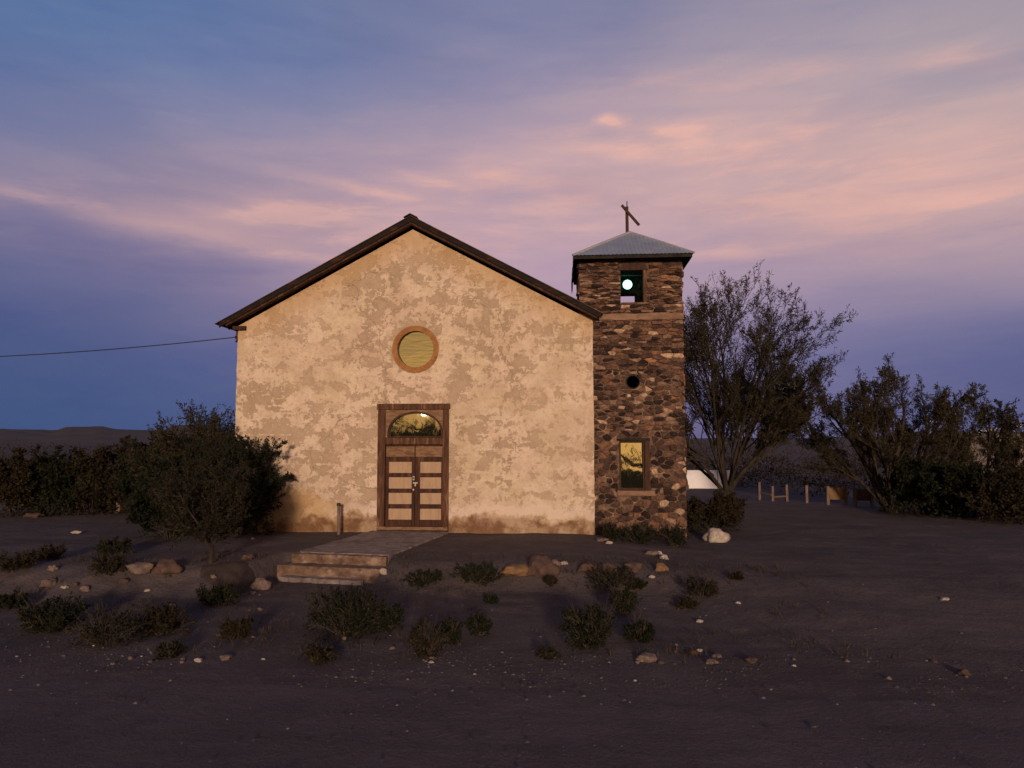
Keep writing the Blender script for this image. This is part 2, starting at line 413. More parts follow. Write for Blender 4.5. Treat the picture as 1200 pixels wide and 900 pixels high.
def ridge(name, az0, az1, dist, hfun, label):
    b = MB(); n = 160
    for i in range(n + 1):
        az = math.radians(az0 + (az1 - az0) * i / n); h = hfun(i / n, az)
        d = Vector((math.sin(az), math.cos(az), 0))
        for k, (dd, hh) in enumerate(((-600, 0), (-250, .45), (0, 1), (300, .8), (800, 0))):
            p = d * (dist + dd); b.v.append((CAM.x + p.x, CAM.y + p.y, -1.5 + h * hh))
    for i in range(n):
        for k in range(4):
            a = i * 5 + k; b.face((a, a + 5, a + 6, a + 1))
    o = b.build(name, MT['hill'], smooth=True); tag(o, label, kind='structure'); return o
def h_left(t, az):
    deg = math.degrees(az)
    h = 34 + 5 * noise.noise(Vector((deg * .25, 0, 0))) + 2.5 * noise.noise(Vector((deg * 1.1, 4, 0)))
    h += 7 * sm(-36.6, -35.9, deg) * (1 - sm(-33.8, -33.2, deg))
    h += 16 * sm(-30.2, -29.2, deg) * (1 - sm(-27.5, -26, deg))
    return h * sm(0, .08, t)
ridge('hills', -75, -5, 2400, h_left, 'low dark mesas on the horizon left of the church')
def h_right(t, az):
    deg = math.degrees(az)
    return (6 + 4 * noise.noise(Vector((deg * .2, 9, 0))) + 14 * sm(14, 32, deg)) * sm(0, .1, t)
ridge('hills', -5, 75, 2000, h_right, 'low dark rise behind the trees right of the tower')

# ------------------------------------------------------------------ the church
RX, RZ, SL = -2.61, 8.15, .534           # ridge x, ridge top z, slope
WL, WR = -7.29, 2.07
ch = thing('church', 'flaking cream plastered gabled church with brown double door and round window', 'church', (RX, 0, 0))
def roofz(x): return RZ - abs(x - RX) * SL
rr = random.Random(11)
outer = []
def edge(a, b, n, amp):
    for i in range(n):
        t = i / n; j = rr.uniform(-amp, amp) if 0 < i else 0
        dx, dz = b[0] - a[0], b[1] - a[1]; L = math.hypot(dx, dz)
        outer.append((a[0] + dx * t - dz / L * j, a[1] + dz * t + dx / L * j))
WT = .30
edge((WL, -.6), (WR, -.6), 4, 0); edge((WR, -.6), (WR, roofz(WR) - WT), 40, .008)
edge((WR, roofz(WR) - WT), (RX, RZ - WT), 6, 0); edge((RX, RZ - WT), (WL, roofz(WL) - WT), 6, 0)
edge((WL, roofz(WL) - WT), (WL, -.6), 46, .010)
DX0, DX1, DZ1 = -3.48, -1.62, 3.26
OC = (-2.51, 4.68)
w = MB()
w.plate(outer, [[(DX0, 0.0), (DX1, 0.0), (DX1, DZ1), (DX0, DZ1)], circle(OC[0], OC[1], .60, 64)], 0.0, .45)
DEP = 14.0
w.box(WL, WL + .45, .452, DEP, -.6, roofz(WL) - WT - .02)
w.box(WR - .45, WR, .452, DEP, -.6, roofz(WR) - WT - .02)
w.plate([(WL, -.6), (WR, -.6), (WR, roofz(WR) - WT), (RX, RZ - WT), (WL, roofz(WL) - WT)], [], DEP + .002, DEP + .45)
w.build('wall', MT['stucco'], ch)

# roof: sheets, rake boards, soffit strips, ridge cap
YF, YB = -.27, DEP + .6
EL, ER = -7.78, 2.32
def roof_side(xe):
    b = MB(); n = 26; s = 1 if xe > RX else -1
    ny = 190
    for j in range(ny + 1):
        y = YF - .03 + (YB - YF) * j / ny
        c = .009 * math.sin(j * 2 * PI / 2)if False else .009 * (1 if j % 2 else -1)
        for x in (RX, xe):
            b.v.append((x, y, roofz(x) + c))
    for j in range(ny + 1):
        y = YF - .03 + (YB - YF) * j / ny
        for x in (RX, xe): b.v.append((x, y, roofz(x) - .03))
    o = 2 * (ny + 1)
    for j in range(ny):
        a = 2 * j
        b.face((a, a + 1, a + 3, a + 2)); b.face((o + a, o + a + 2, o + a + 3, o + a + 1))
        b.face((a + 1, o + a + 1, o + a + 3, a + 3)); b.face((a, a + 2, o + a + 2, o + a))
    b.face((0, o, o + 1, 1)); e = 2 * ny; b.face((e, e + 1, o + e + 1, o + e))
    return b
rL = roof_side(EL); rR = roof_side(ER)
o_ = len(rL.v); rL.v += rR.v; rL.f += [tuple(i + o_ for i in f) for f in rR.f]; rL.tone += rR.tone
roof = rL.build('roof', MT['rust_roof'], ch)
def slope_bar(x0, x1, y0, y1, top, hgt, n=14, jit=.004, rnd=random.Random(3)):
    b = MB(); R = []
    for i in range(n + 1):
        x = x0 + (x1 - x0) * i / n; z = roofz(x) - top; j = rnd.uniform(-jit, jit)
        R.append(b.add([(x, y0, z), (x, y0, z - hgt + j), (x, y1, z - hgt + j), (x, y1, z)]))
    for i in range(n):
        for k in range(4):
            a, c = R[i], R[i + 1]; b.face((a + k, c + k, c + (k + 1) % 4, a + (k + 1) % 4))
    b.face([R[0] + k for k in range(4)]); b.face([R[-1] + k for k in (3, 2, 1, 0)])
    return b
for xe in (EL + .1, ER - .04):
    f = slope_bar(RX + (.004 if xe > RX else -.004), xe, YF, YF + .04, .034, .13)
    f.build('rake_board', MT['wood_rake'], roof)
    f = slope_bar(RX + (.004 if xe > RX else -.004), xe + (.16 if xe < RX else -.1), YF + .043, -.003, .10, .12)
    f.build('soffit', MT['wood_dark'], roof)
c = MB()
for s_ in (-1, 1):
    c.box(0, .2, YF - .06, YB + .03, -.012, .006, Matrix.Translation((RX, 0, RZ + .028)) @ Matrix.Rotation(math.atan(SL) if s_ > 0 else PI - math.atan(SL), 4, 'Y'))
c.build('ridge_cap', MT['rust_roof'], roof)
for y in [0.12 + .9 * i for i in range(15)]:
    slope_bar(EL + .16, WL + .02, y, y + .08, .06, .13, 3).build('rafter_tail', MT['wood_rake'], roof)
t = MB(); t.box(WL - .10, WL + .24, -.10, .10, 5.24, 5.34)
t.build('wall_plate', MT['wood_dark'], ch)
t = MB(); t.tube([(WL - .045, .05, 5.34), (WL - .045, .05, 4.98), (WL - .05, .03, 4.93)], .028, 8); t.sphere((WL - .06, .03, 5.06), .04, 10, 8)
t.build('cable_bracket', MT['iron'], ch)

# round window
rw = MB(); rw.plate(circle(*OC, .615, 64, .006), [circle(*OC, .475, 64, .004)], -.022, .16)
ring = rw.build('round_window', MT['ring'], ch); bevel(ring, .01)
p = MB(); p.plate(circle(*OC, .472, 48), [], .085, .10); p.build('pane', MT['glass_wavy'], ring, origin=(OC[0], .085, OC[1]))

# door: frame, fanlight, leaves
fr = MB(); rr = random.Random(2)
fr.box(DX0, DX0 + .195, -.022, .24, .10, DZ1 - .145, jit=.004, rnd=rr)
fr.box(DX1 - .165, DX1, -.022, .24, .10, DZ1 - .145, jit=.004, rnd=rr)
fr.box(DX0 - .03, DX1 + .03, -.03, .24, DZ1 - .143, DZ1 + .008, jit=.005, rnd=rr)
fr.box(DX0 + .197, DX1 - .167, .012, .24, 2.215, 2.385, jit=.003, rnd=rr)
door = fr.build('door', MT['wood_frame'], ch); bevel(door, .007)
th = MB(); th.box(DX0 + .03, DX1 - .02, -.055, .26, .05, .125, jit=.005, rnd=rr); th.build('threshold', MT['wood_pale'], door)
GX0, GX1, GZ0, GZ1 = -3.21, -1.80, 2.40, 3.04
gc = (GX0 + GX1) / 2; ga = (GX1 - GX0) / 2
arch = [(GX0, GZ0)] + [(gc + ga * math.cos(t), GZ0 + .03 + (GZ1 - GZ0 - .03) * math.sin(t) ** .8 if math.sin(t) > 0 else GZ0 + .03) for t in [PI * (1 - i / 28) for i in range(29)]] + [(GX1, GZ0)]
arch = list(reversed(arch))
X0, X1 = DX0 + .198, DX1 - .168
sp = MB(); sp.plate([(X0, 2.388), (X1, 2.388), (X1, DZ1 - .146), (X0, DZ1 - .146)], [arch], .03, .16)
fan = sp.build('fanlight', MT['wood_pale'], ch)
ai = [(gc + (x - gc) * .955, GZ0 + .035 + (z - GZ0) * .90) for x, z in arch]
am = [(gc + (x - gc) * 1.035, GZ0 - .008 + (z - GZ0) * 1.05) for x, z in arch]
sp = MB(); sp.plate(am, [ai], .012, .10); bevel(sp.build('arch_trim', MT['wood_dark'], fan), .006)
p = MB(); p.plate(ai, [], .082, .092); p.build('pane', MT['glass_flat'], fan, origin=(gc, .08, 2.6))
for s_, (lx0, lx1) in ((0, (-3.272, -2.518)), (1, (-2.510, -1.79))):
    L = MB(); y0, y1 = .085, .135
    lx0 = lx0 if s_ else DX0 + .20; lx1 = DX1 - .172 if s_ else lx1
    pl = (-3.20, -2.60) if s_ == 0 else (-2.38, -1.835)
    zt = [(1.77, 1.485), (1.375, 1.085), (.975, .69), (.575, .295)]
    L.box(lx0, pl[0], y0, y1, .13, 2.20); L.box(pl[1], lx1, y0, y1, .13, 2.20)
    zs = [2.20] + [v for a in zt for v in a] + [.13]
    for i in range(0, len(zs), 2): L.box(pl[0] + .001, pl[1] - .001, y0 + .004, y1, zs[i + 1], zs[i])
    leaf = L.build('door_leaf', MT['wood_dark'], ch); bevel(leaf, .005)
    for a, b_ in zt:
        q = MB(); q.box(pl[0] - .01, pl[1] + .01, y0 + .022, y1 + .012, b_ - .01, a + .01); q.build('panel', MT['panel'], leaf)
    q = MB(); q.box(lx0 + .01, lx1 - .01, y0 - .014, y0 - .001, 1.90, 2.165); q.build('upper_board', MT['wood_pale'], leaf)
    if s_ == 0:
        q = MB(); q.box(lx1 - .055, lx1 - .005, y0 - .022, y0 - .002, 1.30, 1.40); q.tube([(lx1 - .03, y0 - .01, 1.36), (lx1 - .03, y0 - .07, 1.36)], .012, 8); q.sphere((lx1 - .03, y0 - .075, 1.36), .026, 10, 8); q.build('door_knob', MT['steel'], leaf)
        q = MB(); q.tube([(lx1 - .03, y0 - .002, 1.06), (lx1 - .03, y0 - .025, 1.06)], .024, 12); q.build('lock', MT['steel'], leaf)
    else:
        q = MB(); q.box(lx0 - .05, lx0 + .07, y0 - .03, y0 - .016, 1.215, 1.25); q.box(lx0 + .0, lx0 + .035, y0 - .05, y0 - .031, 1.15, 1.21); q.build('hasp', MT['steel'], leaf)

# ------------------------------------------------------------------ the bell tower
TX0, TX1, TY0, TY1, TZ1 = 1.74, 4.34, .07, 2.62, 6.99
tw = thing('bell_tower', 'square rubble stone bell tower with tin hip roof and tilted cross', 'tower', ((TX0 + TX1) / 2, 1.3, 0))
BX0, BX1, BZ0, BZ1 = 2.79, 3.41, 5.83, 6.66          # belfry opening
NX0, NX1, NZ0, NZ1 = 2.70, 3.33, 1.06, 2.30           # window opening
VC, VR = (3.07, 3.79), .175
b = MB()
b.plate([(TX0, -.7), (TX1, -.7), (TX1, TZ1), (TX0, TZ1)], [[(BX0, BZ0), (BX1, BZ0), (BX1, BZ1), (BX0, BZ1)], [(NX0, NZ0), (NX1, NZ0), (NX1, NZ1), (NX0, NZ1)], circle(*VC, VR, 32)], TY0, TY0 + .4)
b.box(TX0, TX0 + .4, TY0 + .402, TY1 - .402, -.7, TZ1); b.box(TX1 - .4, TX1, TY0 + .402, TY1 - .402, -.7, TZ1)
KX, KZ = at_y(745, 346.3, TY1 - .4).x, at_y(745, 344.0, TY1 - .4).z
b.plate([(TX0, -.7), (TX1, -.7), (TX1, TZ1), (TX0, TZ1)], [[(KX - .62, BZ0 - .05), (KX, BZ0 - .05), (KX, KZ), (KX - .62, KZ)]], TY1 - .4, TY1)
b.box(TX0 + .401, TX1 - .401, TY0 + .401, TY1 - .401, 5.45, 5.6)
core = b.build('wall', MT['mortar'], tw)

def clip(poly, n, d):        # keep points with n.p <= d
    out = []
    for i in range(len(poly)):
        a, c = poly[i], poly[(i + 1) % len(poly)]
        da = n[0] * a[0] + n[1] * a[1] - d; dc = n[0] * c[0] + n[1] * c[1] - d
        if da <= 0: out.append(a)
        if (da < 0 < dc) or (dc < 0 < da):
            t = da / (da - dc); out.append((a[0] + (c[0] - a[0]) * t, a[1] + (c[1] - a[1]) * t))
    return out
def area(p): return .5 * sum(p[i][0] * p[(i + 1) % len(p)][1] - p[(i + 1) % len(p)][0] * p[i][1] for i in range(len(p)))
def centroid(p):
    n = len(p); return (sum(q[0] for q in p) / n, sum(q[1] for q in p) / n)
PAL = [((.024, .014, .013), 24), ((.062, .036, .029), 28), ((.115, .067, .050), 24), ((.155, .083, .056), 12), ((.21, .135, .10), 11), ((.38, .27, .20), 4.5), ((.28, .15, .085), 1.6)]
def stones(mb, u0, u1, z0, z1, aw, ah, holes, place, rnd, ahf=None, rnd_c=.13):
    """irregular rubble: stretched cells of jittered seeds, clipped to the face and its openings"""
    seeds = []; z = z0
    while z < z1:
        h = ah * rnd.uniform(.55, 1.5) * (ahf(z) if ahf else 1); wv = aw * rnd.uniform(.8, 1.2) * (ahf(z) if ahf else 1) ** .6
        u = u0 + rnd.uniform(0, wv)
        while u < u1:
            ws = wv * rnd.choice((.35, .5, .7, 1, 1, 1.4, 1.9))
            seeds.append((u + ws * .25, z + h * .5 + rnd.uniform(-.38, .38) * h)); u += ws
        z += h
    k = aw / ah * .8           # stretch so that the cells lie flat
    S2 = [(u, zz * k) for u, zz in seeds]
    cell = aw * 4
    grid = {}
    for i, q in enumerate(S2): grid.setdefault((int(q[0] // cell), int(q[1] // cell)), []).append(i)
    for i, q in enumerate(S2):
        poly = [(u0, z0 * k), (u1, z0 * k), (u1, z1 * k), (u0, z1 * k)]
        gx, gy = int(q[0] // cell), int(q[1] // cell)
        for a in (-1, 0, 1):
            for c in (-1, 0, 1):
                for j in grid.get((gx + a, gy + c), ()):
                    if j == i: continue
                    o = S2[j]; n = (o[0] - q[0], o[1] - q[1])
                    if n[0] ** 2 + n[1] ** 2 > (cell) ** 2: continue
                    poly = clip(poly, n, (o[0] ** 2 + o[1] ** 2 - q[0] ** 2 - q[1] ** 2) / 2)
                    if len(poly) < 3: break
        poly = [(u, zz / k) for u, zz in poly]
        if len(poly) < 3: continue
        c = centroid(poly); drop = False
        for H in holes:
            if len(H) == 3:
                d = math.hypot(c[0] - H[0], c[1] - H[1])
                if d < H[2]: drop = True
                else:
                    n = (-(c[0] - H[0]) / d, -(c[1] - H[1]) / d); poly = clip(poly, n, n[0] * H[0] + n[1] * H[1] - H[2])
            else:
                a0, a1, b0, b1 = H
                if a0 <= c[0] <= a1 and b0 <= c[1] <= b1: drop = True; continue
                best = max(((a0 - c[0], (1, 0), a0), (c[0] - a1, (-1, 0), -a1), (b0 - c[1], (0, 1), b0), (c[1] - b1, (0, -1), -b1)), key=lambda e: e[0])
                xs_ = [q_[0] for q_ in poly]; zs_ = [q_[1] for q_ in poly]
                if max(xs_) > a0 and min(xs_) < a1 and max(zs_) > b0 and min(zs_) < b1: poly = clip(poly, best[1], best[2])
            if len(poly) < 3: drop = True
        if drop or len(poly) < 3: continue
        if area(poly) < 0: poly.reverse()
        A = area(poly)
        if A < .0012: continue
        # inset by the mortar joint, then round the corners
        c = centroid(poly); mj = rnd.uniform(.001, .009) + (.006 if rnd_c > .15 else 0); q_ = []
        for v in poly:
            d = math.hypot(v[0] - c[0], v[1] - c[1]); f = max(.4, 1 - mj * 1.5 / max(d, .01)); q_.append((c[0] + (v[0] - c[0]) * f, c[1] + (v[1] - c[1]) * f))
        r_ = []
        for m_ in range(len(q_)):
            a, e = q_[m_], q_[(m_ + 1) % len(q_)]
            if math.hypot(a[0] - e[0], a[1] - e[1]) < .006: r_.append(a); continue
            for t in (rnd_c, 1 - rnd_c): r_.append((a[0] + (e[0] - a[0]) * t + rnd.uniform(-.004, .004), a[1] + (e[1] - a[1]) * t + rnd.uniform(-.004, .004)))
        prot = rnd.choice((rnd.uniform(.006, .03), rnd.uniform(.02, .06)))
        tx, tz = rnd.uniform(-.1, .1), rnd.uniform(-.16, .10)
        tone = rnd.choices([p_[0] for p_ in PAL], [p_[1] for p_ in PAL])[0]
        k_ = rnd.uniform(.8, 1.2); tone = tuple(v * k_ for v in tone)
        def put(s_, h): return mb.add([place(c[0] + (v[0] - c[0]) * s_, c[1] + (v[1] - c[1]) * s_, h + (tx * (v[0] - c[0]) + tz * (v[1] - c[1])) * (1 if h > 0 else 0) + (rnd.uniform(-.003, .003) if h > 0 else 0)) for v in r_])
        A_, B_, C_ = put(1, -.01), put(.985, prot * .72), put(.78, prot)
        m_ = len(r_); ce = mb.add([place(c[0], c[1], prot * 1.02)])
        for i_ in range(m_):
            j_ = (i_ + 1) % m_
            mb.face((A_ + i_, A_ + j_, B_ + j_, B_ + i_), tone); mb.face((B_ + i_, B_ + j_, C_ + j_, C_ + i_), tone); mb.face((C_ + i_, C_ + j_, ce), tone)
rr = random.Random(21)
sb = MB()
front = lambda u, z, h: (u, TY0 - h, z)
big = lambda z: 1.7 - .9 * sm(1.5, 4.6, z)
HO = [(NX0 - .03, NX1 + .14, NZ0 - .16, NZ1 + .07), (VC[0], VC[1], VR + .01)]
stones(sb, TX0 - .012, TX1 + .018, -.55, 2.55, .235, .128, HO, front, rr, None, .2)
stones(sb, TX0 - .012, TX1 + .016, 2.555, 4.1, .23, .098, HO, front, rr, None, .17)
stones(sb, TX0 - .012, TX1 + .012, 4.105, 5.36, .25, .075, HO, front, rr)
stones(sb, TX0 - .012, TX1 + .005, 5.56, TZ1 - .02, .27, .062, [(BX0, BX1 + .05, BZ0, BZ1), (BX0 - .06, BX1 + .1, BZ1, BZ1 + .24)], front, rr)
stones(sb, TY0 - .01, TY1 + .01, -.55, TZ1 - .02, .27, .125, [], lambda u, z, h: (TX1 + h, u, z), rr, lambda z: 1.4 - .65 * sm(1.5, 4.6, z))
stones(sb, TY0 - .01, TY1 + .01, 4.9, TZ1 - .02, .23, .10, [], lambda u, z, h: (TX0 - h, TY0 + TY1 - u, z), rr)
st = sb.build('stonework', MT['stone'], tw, tone=True)
b = MB(); n = 22
R = []
for i in range(n + 1):
    x = TX0 - .02 + (TX1 - TX0 + .045) * i / n
    R.append(b.add([(x, TY0 + .05, 5.545 + rr.uniform(-.012, .012)), (x, TY0 - .035 + rr.uniform(-.012, .012), 5.54 + rr.uniform(-.014, .014)), (x, TY0 - .04 + rr.uniform(-.012, .012), 5.375 + rr.uniform(-.018, .018)), (x, TY0 + .05, 5.37)]))
for i in range(n):
    for k in range(4): b.face((R[i] + k, R[i] + (k + 1) % 4, R[i + 1] + (k + 1) % 4, R[i + 1] + k))
b.face([R[0] + k for k in (3, 2, 1, 0)]); b.face([R[-1] + k for k in range(4)])
b.build('ledge', MT['ledge'], tw)
# belfry opening trim: dark stepped lintel, pale right jamb
b = MB(); b.plate([(BX0 - .05, BZ1 + .003), (BX1 + .09, BZ1 + .003), (BX1 - .02, BZ1 + .20), (BX0 + .08, BZ1 + .215)], [], TY0 - .028, TY0 + .3)
bevel(b.build('lintel', MT['wood_dark'], tw), .01)
b = MB(); b.box(BX1 - .045, BX1 + .045, TY0 - .022, TY0 + .2, BZ0 - .01, BZ1 - .002, jit=.005, rnd=rr); bevel(b.build('jamb', MT['wood_frame'], tw), .008)
b = MB(); b.box(TX0 + .402, TX1 - .402, TY0 + .402, TY1 - .402, 6.93, 6.98); b.box(TX0 + .402, TX1 - .402, 1.32, 1.42, 6.82, 6.929)
b.build('belfry_ceiling', MT['green_plaster'], tw)
# round vent
b = MB(); b.plate(circle(*VC, VR + .01, 32), [circle(*VC, VR - .022, 32)], TY0 - .018, TY0 + .3); b.build('round_vent', MT['dark_board'], tw)
# window
b = MB(); b.box(NX0 + .002, NX0 + .045, TY0 + .03, TY0 + .16, NZ0 + .002, NZ1 - .03); b.box(NX1 - .045, NX1 - .002, TY0 + .03, TY0 + .16, NZ0 + .002, NZ1 - .03); b.box(NX0 + .046, NX1 - .046, TY0 + .03, TY0 + .16, NZ0 + .002, NZ0 + .06); b.box(NX0 + .002, NX1 - .002, TY0 + .03, TY0 + .16, NZ1 - .029, NZ1 - .002)
win = b.build('window', MT['wood_dark'], tw); bevel(win, .005)
b = MB(); b.box(NX0 - .06, NX1 + .14, TY0 - .035, TY0 + .16, NZ1 + .001, NZ1 + .065, jit=.006, rnd=rr); b.build('lintel', MT['dark_board'], win)
b = MB(); b.box(NX1 + .003, NX1 + .125, TY0 - .028, TY0 + .12, NZ0, NZ1 - .002, jit=.006, rnd=rr); b.build('jamb', MT['wood_dark'], win)
b = MB(); b.box(NX0 - .06, NX1 + .24, TY0 - .075, TY0 + .14, NZ0 - .135, NZ0 - .003, jit=.008, rnd=rr); bevel(b.build('sill', MT['ledge'], win), .012)
b = MB(); b.box(-.268, .268, -.004, .004, -.57, .57)
pn = b.build('pane', MT['glass'], win, origin=None); pn.location = Vector(((NX0 + NX1) / 2, TY0 + .10, (NZ0 + NZ1) / 2)) - abs_loc(win); pn.rotation_euler = (math.radians(-2.0), 0, math.radians(.8))
# roof of the tower
AP = Vector((3.15, 1.27, 7.99)); E0x, E1x, E0y, E1y, EZ = 1.58, 4.59, -.30, 2.86, 6.985
rf = MB()
def hip(c0, c1, n):
    c0, c1 = Vector(c0), Vector(c1); base = c1 - c0; L = base.length; u = base / L; foot = u.dot(AP - c0)
    nn = (AP - c0).cross(base); nn.normalize()
    if nn.z < 0: nn.negate()
    prev = None
    for i in range(n + 1):
        s_ = L * i / n; lo = c0 + u * s_
        t = s_ / foot if s_ < foot else (L - s_) / (L - foot)
        hi = c0.lerp(AP, t) if s_ < foot else c1.lerp(AP, t)
        off = nn * (.006 * math.cos(2 * PI * i / 4) + .006)
        a = rf.add([lo + off - Vector((0, 0, .0)), hi + off])
        if prev is not None: rf.face((prev, a, a + 1, prev + 1))
        prev = a
K = [(E0x, E0y, EZ), (E1x, E0y, EZ), (E1x, E1y, EZ), (E0x, E1y, EZ)]
for i in range(4): hip(K[i], K[(i + 1) % 4], 120)
troof = rf.build('roof', MT['zinc'], tw)
for i in range(4):
    b = MB(); q = Vector(K[i]); d = (AP - q)
    b.tube([q + d * -.005 + Vector((0, 0, .012)), q + d * .5 + Vector((0, 0, .02)), AP + Vector((0, 0, .015))], .032, 6); b.build('hip_cap', MT['zinc_cap'], troof)
b = MB()
b.box(E0x + .03, E1x - .03, E0y + .03, E0y + .06, EZ - .085, EZ - .004); b.box(E0x + .03, E1x - .03, E1y - .06, E1y - .03, EZ - .085, EZ - .004)
b.box(E0x + .03, E0x + .06, E0y + .061, E1y - .061, EZ - .085, EZ - .004); b.box(E1x - .06, E1x - .03, E0y + .061, E1y - .061, EZ - .085, EZ - .004)
b.box(E0x + .062, E1x - .062, E0y + .062, TY0 - .045, EZ - .03, EZ - .012); b.box(E0x + .062, E1x - .062, TY1 + .045, E1y - .062, EZ - .03, EZ - .012)
b.box(E0x + .062, TX0 - .05, TY0 - .043, TY1 + .043, EZ - .03, EZ - .012); b.box(TX1 + .05, E1x - .062, TY0 - .043, TY1 + .043, EZ - .03, EZ - .012)
b.build('eaves', MT['dark_board'], troof)
b = MB(); rr = random.Random(4)          # loose sheet hanging off the left eave
for i, (y0, y1, h) in enumerate(((-.24, .35, .10), (.35, .9, .20), (.9, 1.6, .30), (1.6, 2.3, .38), (2.3, 2.8, .34))):
    b.box(E0x + .0 - .008 * i, E0x + .024 - .008 * i, y0 + .002, y1 - .002, EZ - .01 - h, EZ - .01, jit=.006, rnd=rr)
b.build('hanging_eave_board', MT['dark_board'], troof)
# cross: upright with the arm slipped to a slant
cr = MB(); cr.box(AP.x - .115, AP.x - .03, AP.y - .03, AP.y + .03, 7.93, 8.72, jit=.006, rnd=rr); cr.tube([(AP.x - .07, AP.y, 8.70), (AP.x - .066, AP.y, 8.87)], .014, 6)
cross = cr.build('cross', MT['wood_dark'], tw)
a = at_y(728.5, 240.5, AP.y - .05); c = at_y(749, 264, AP.y - .05); dx, dz = c.x - a.x, c.z - a.z; L = math.hypot(dx, dz)
b = MB(); b.box(0, L, -.022, .018, -.035, .035, Matrix.Translation(a) @ Matrix.Rotation(-math.atan2(dz, dx), 4, 'Y'))
b.build('cross_arm', MT['wood_dark'], cross)

# lamp in the belfry
lp = at_y(735.3, 333.5, 1.37)
lt = thing('belfry_lamp', 'round glowing mint white lamp hanging in the belfry opening', 'lamp', lp)
b = MB(); b.sphere((0, 0, 0), .128, 24, 16); g_ = b.build('globe', MT['lamp'], lt, smooth=True); g_.location = (0, 0, 0)
b = MB(); b.tube([(0, 0, .13), (0, 0, 6.815 - lp.z)], .02, 8); s_ = b.build('stem', MT['iron'], lt); s_.location = (0, 0, 0)

# ------------------------------------------------------------------ walkway and steps
WA = math.atan2(.96, 3.75)
wm = Matrix.Translation((-2.60, -.02, 0)) @ Matrix.Rotation(-math.atan2(.62, 3.9), 4, 'Z')
rr = random.Random(6)
def slab(x0, x1, y0, y1, z0, z1, nx, ny, jit):
    b = MB(); gx = [x0 + (x1 - x0) * i / nx for i in range(nx + 1)]; gy = [y0 + (y1 - y0) * j / ny for j in range(ny + 1)]
    def P(i, j):
        ed = i in (0, nx) or j in (0, ny)
        return wm @ Vector((gx[i] + (rr.uniform(-jit, jit) if ed else 0), gy[j] + (rr.uniform(-jit, jit) if ed else 0), z1 + (rr.uniform(-jit, .0) * .6)))
    o = b.add([P(i, j) for j in range(ny + 1) for i in range(nx + 1)])
    for j in range(ny):
        for i in range(nx): a = o + j * (nx + 1) + i; b.face((a, a + 1, a + nx + 2, a + nx + 1))
    loop = [i for i in range(nx)] + [nx + j * (nx + 1) for j in range(ny)] + [ny * (nx + 1) + i for i in range(nx, 0, -1)] + [j * (nx + 1) for j in range(ny, 0, -1)]
    bo = b.add([(b.v[o + i][0], b.v[o + i][1], z0) for i in loop]); m_ = len(loop)
    for k in range(m_): b.face((o + loop[k], bo + k, bo + (k + 1) % m_, o + loop[(k + 1) % m_]))
    return b
HW = 1.0
pw = slab(-HW, HW, -3.72, -.03, -.5, .03, 20, 34, .02)
tag(pw.build('path', MT['concrete']), 'cracked grey concrete walkway running to the church door', kind='structure')
stp = thing('concrete_steps', 'low worn concrete steps with stained risers at the walkway end', 'steps', tuple(wm @ Vector((0, -3.95, -.44))))
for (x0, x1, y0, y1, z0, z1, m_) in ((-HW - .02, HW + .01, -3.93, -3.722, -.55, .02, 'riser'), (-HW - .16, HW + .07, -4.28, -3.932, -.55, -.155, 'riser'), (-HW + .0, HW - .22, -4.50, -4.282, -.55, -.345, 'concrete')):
    slab(x0, x1, y0, y1, z0, z1, 18, 3, .028).build('step', MT[m_], stp)

# ------------------------------------------------------------------ vegetation
def quadleaf(mb, p, d, L, w, rnd):
    side = d.cross(Vector((rnd.uniform(-1, 1), rnd.uniform(-1, 1), rnd.uniform(-1, 1))))
    if side.length < 1e-6: return
    side.normalize(); side *= w * .5; m = p + d * (L * .5); e = p + d * L
    o = mb.add([p, m + side, e, m - side]); mb.face((o, o + 1, o + 2, o + 3))
def rdir(rnd):
    z = rnd.uniform(-1, 1); a = rnd.uniform(0, 2 * PI); r = math.sqrt(1 - z * z); return Vector((r * math.cos(a), r * math.sin(a), z))
class Plant:
    def __init__(s, seed): s.w = MB(); s.l = MB(); s.r = random.Random(seed)
    def limb(s, p, d, L, r, lev, P):
        """one branch with its own children; P holds the habit of the plant"""
        rnd = s.r; n = P['seg'][min(lev, len(P['seg']) - 1)]; pts = [p.copy()]; d = d.normalized()
        for i in range(n):
            d = (d + rdir(rnd) * P['wob'] + Vector((0, 0, P['up'] * (1 - .3 * lev / 4)))).normalized()
            pts.append(pts[-1] + d * (L / n))
        rad = [max(r * (1 - .62 * i / n), P['rmin']) for i in range(n + 1)]
        s.w.tube(pts, rad, 6 if lev == 0 else (4 if lev == 1 else 3), cap=lev < 2)
        if lev < P['levels']:
            k = P['kids'][lev]
            for i in range(k):
                t = P['t0'] + (1 - P['t0']) * (i + rnd.random()) / k
                x = t * n; i0 = min(int(x), n - 1); q = pts[i0].lerp(pts[i0 + 1], x - i0)
                dd = (pts[i0 + 1] - pts[i0]).normalized()
                out = rdir(rnd); out -= dd * out.dot(dd)
                if out.length < .01: continue
                out.normalize()
                ang = P['spread'] * rnd.uniform(.6, 1.3)
                s.limb(q, dd * math.cos(ang) + out * math.sin(ang), L * P['ratio'] * rnd.uniform(.6, 1.15) * (1.15 - .45 * t), rad[i0] * .58, lev + 1, P)
        if lev >= P['leaf_from']:
            m = P['leaves']; m = int(m) + (rnd.random() < m % 1)
            for i in range(m):
                t = rnd.random() ** .8 * n; i0 = min(int(t), n - 1); q = pts[i0].lerp(pts[i0 + 1], t - i0)
                dd = (pts[i0 + 1] - pts[i0]).normalized()
                quadleaf(s.l, q, (dd * .6 + rdir(rnd)).normalized(), P['ll'] * rnd.uniform(.6, 1.4), P['lw'] * rnd.uniform(.6, 1.4), rnd)
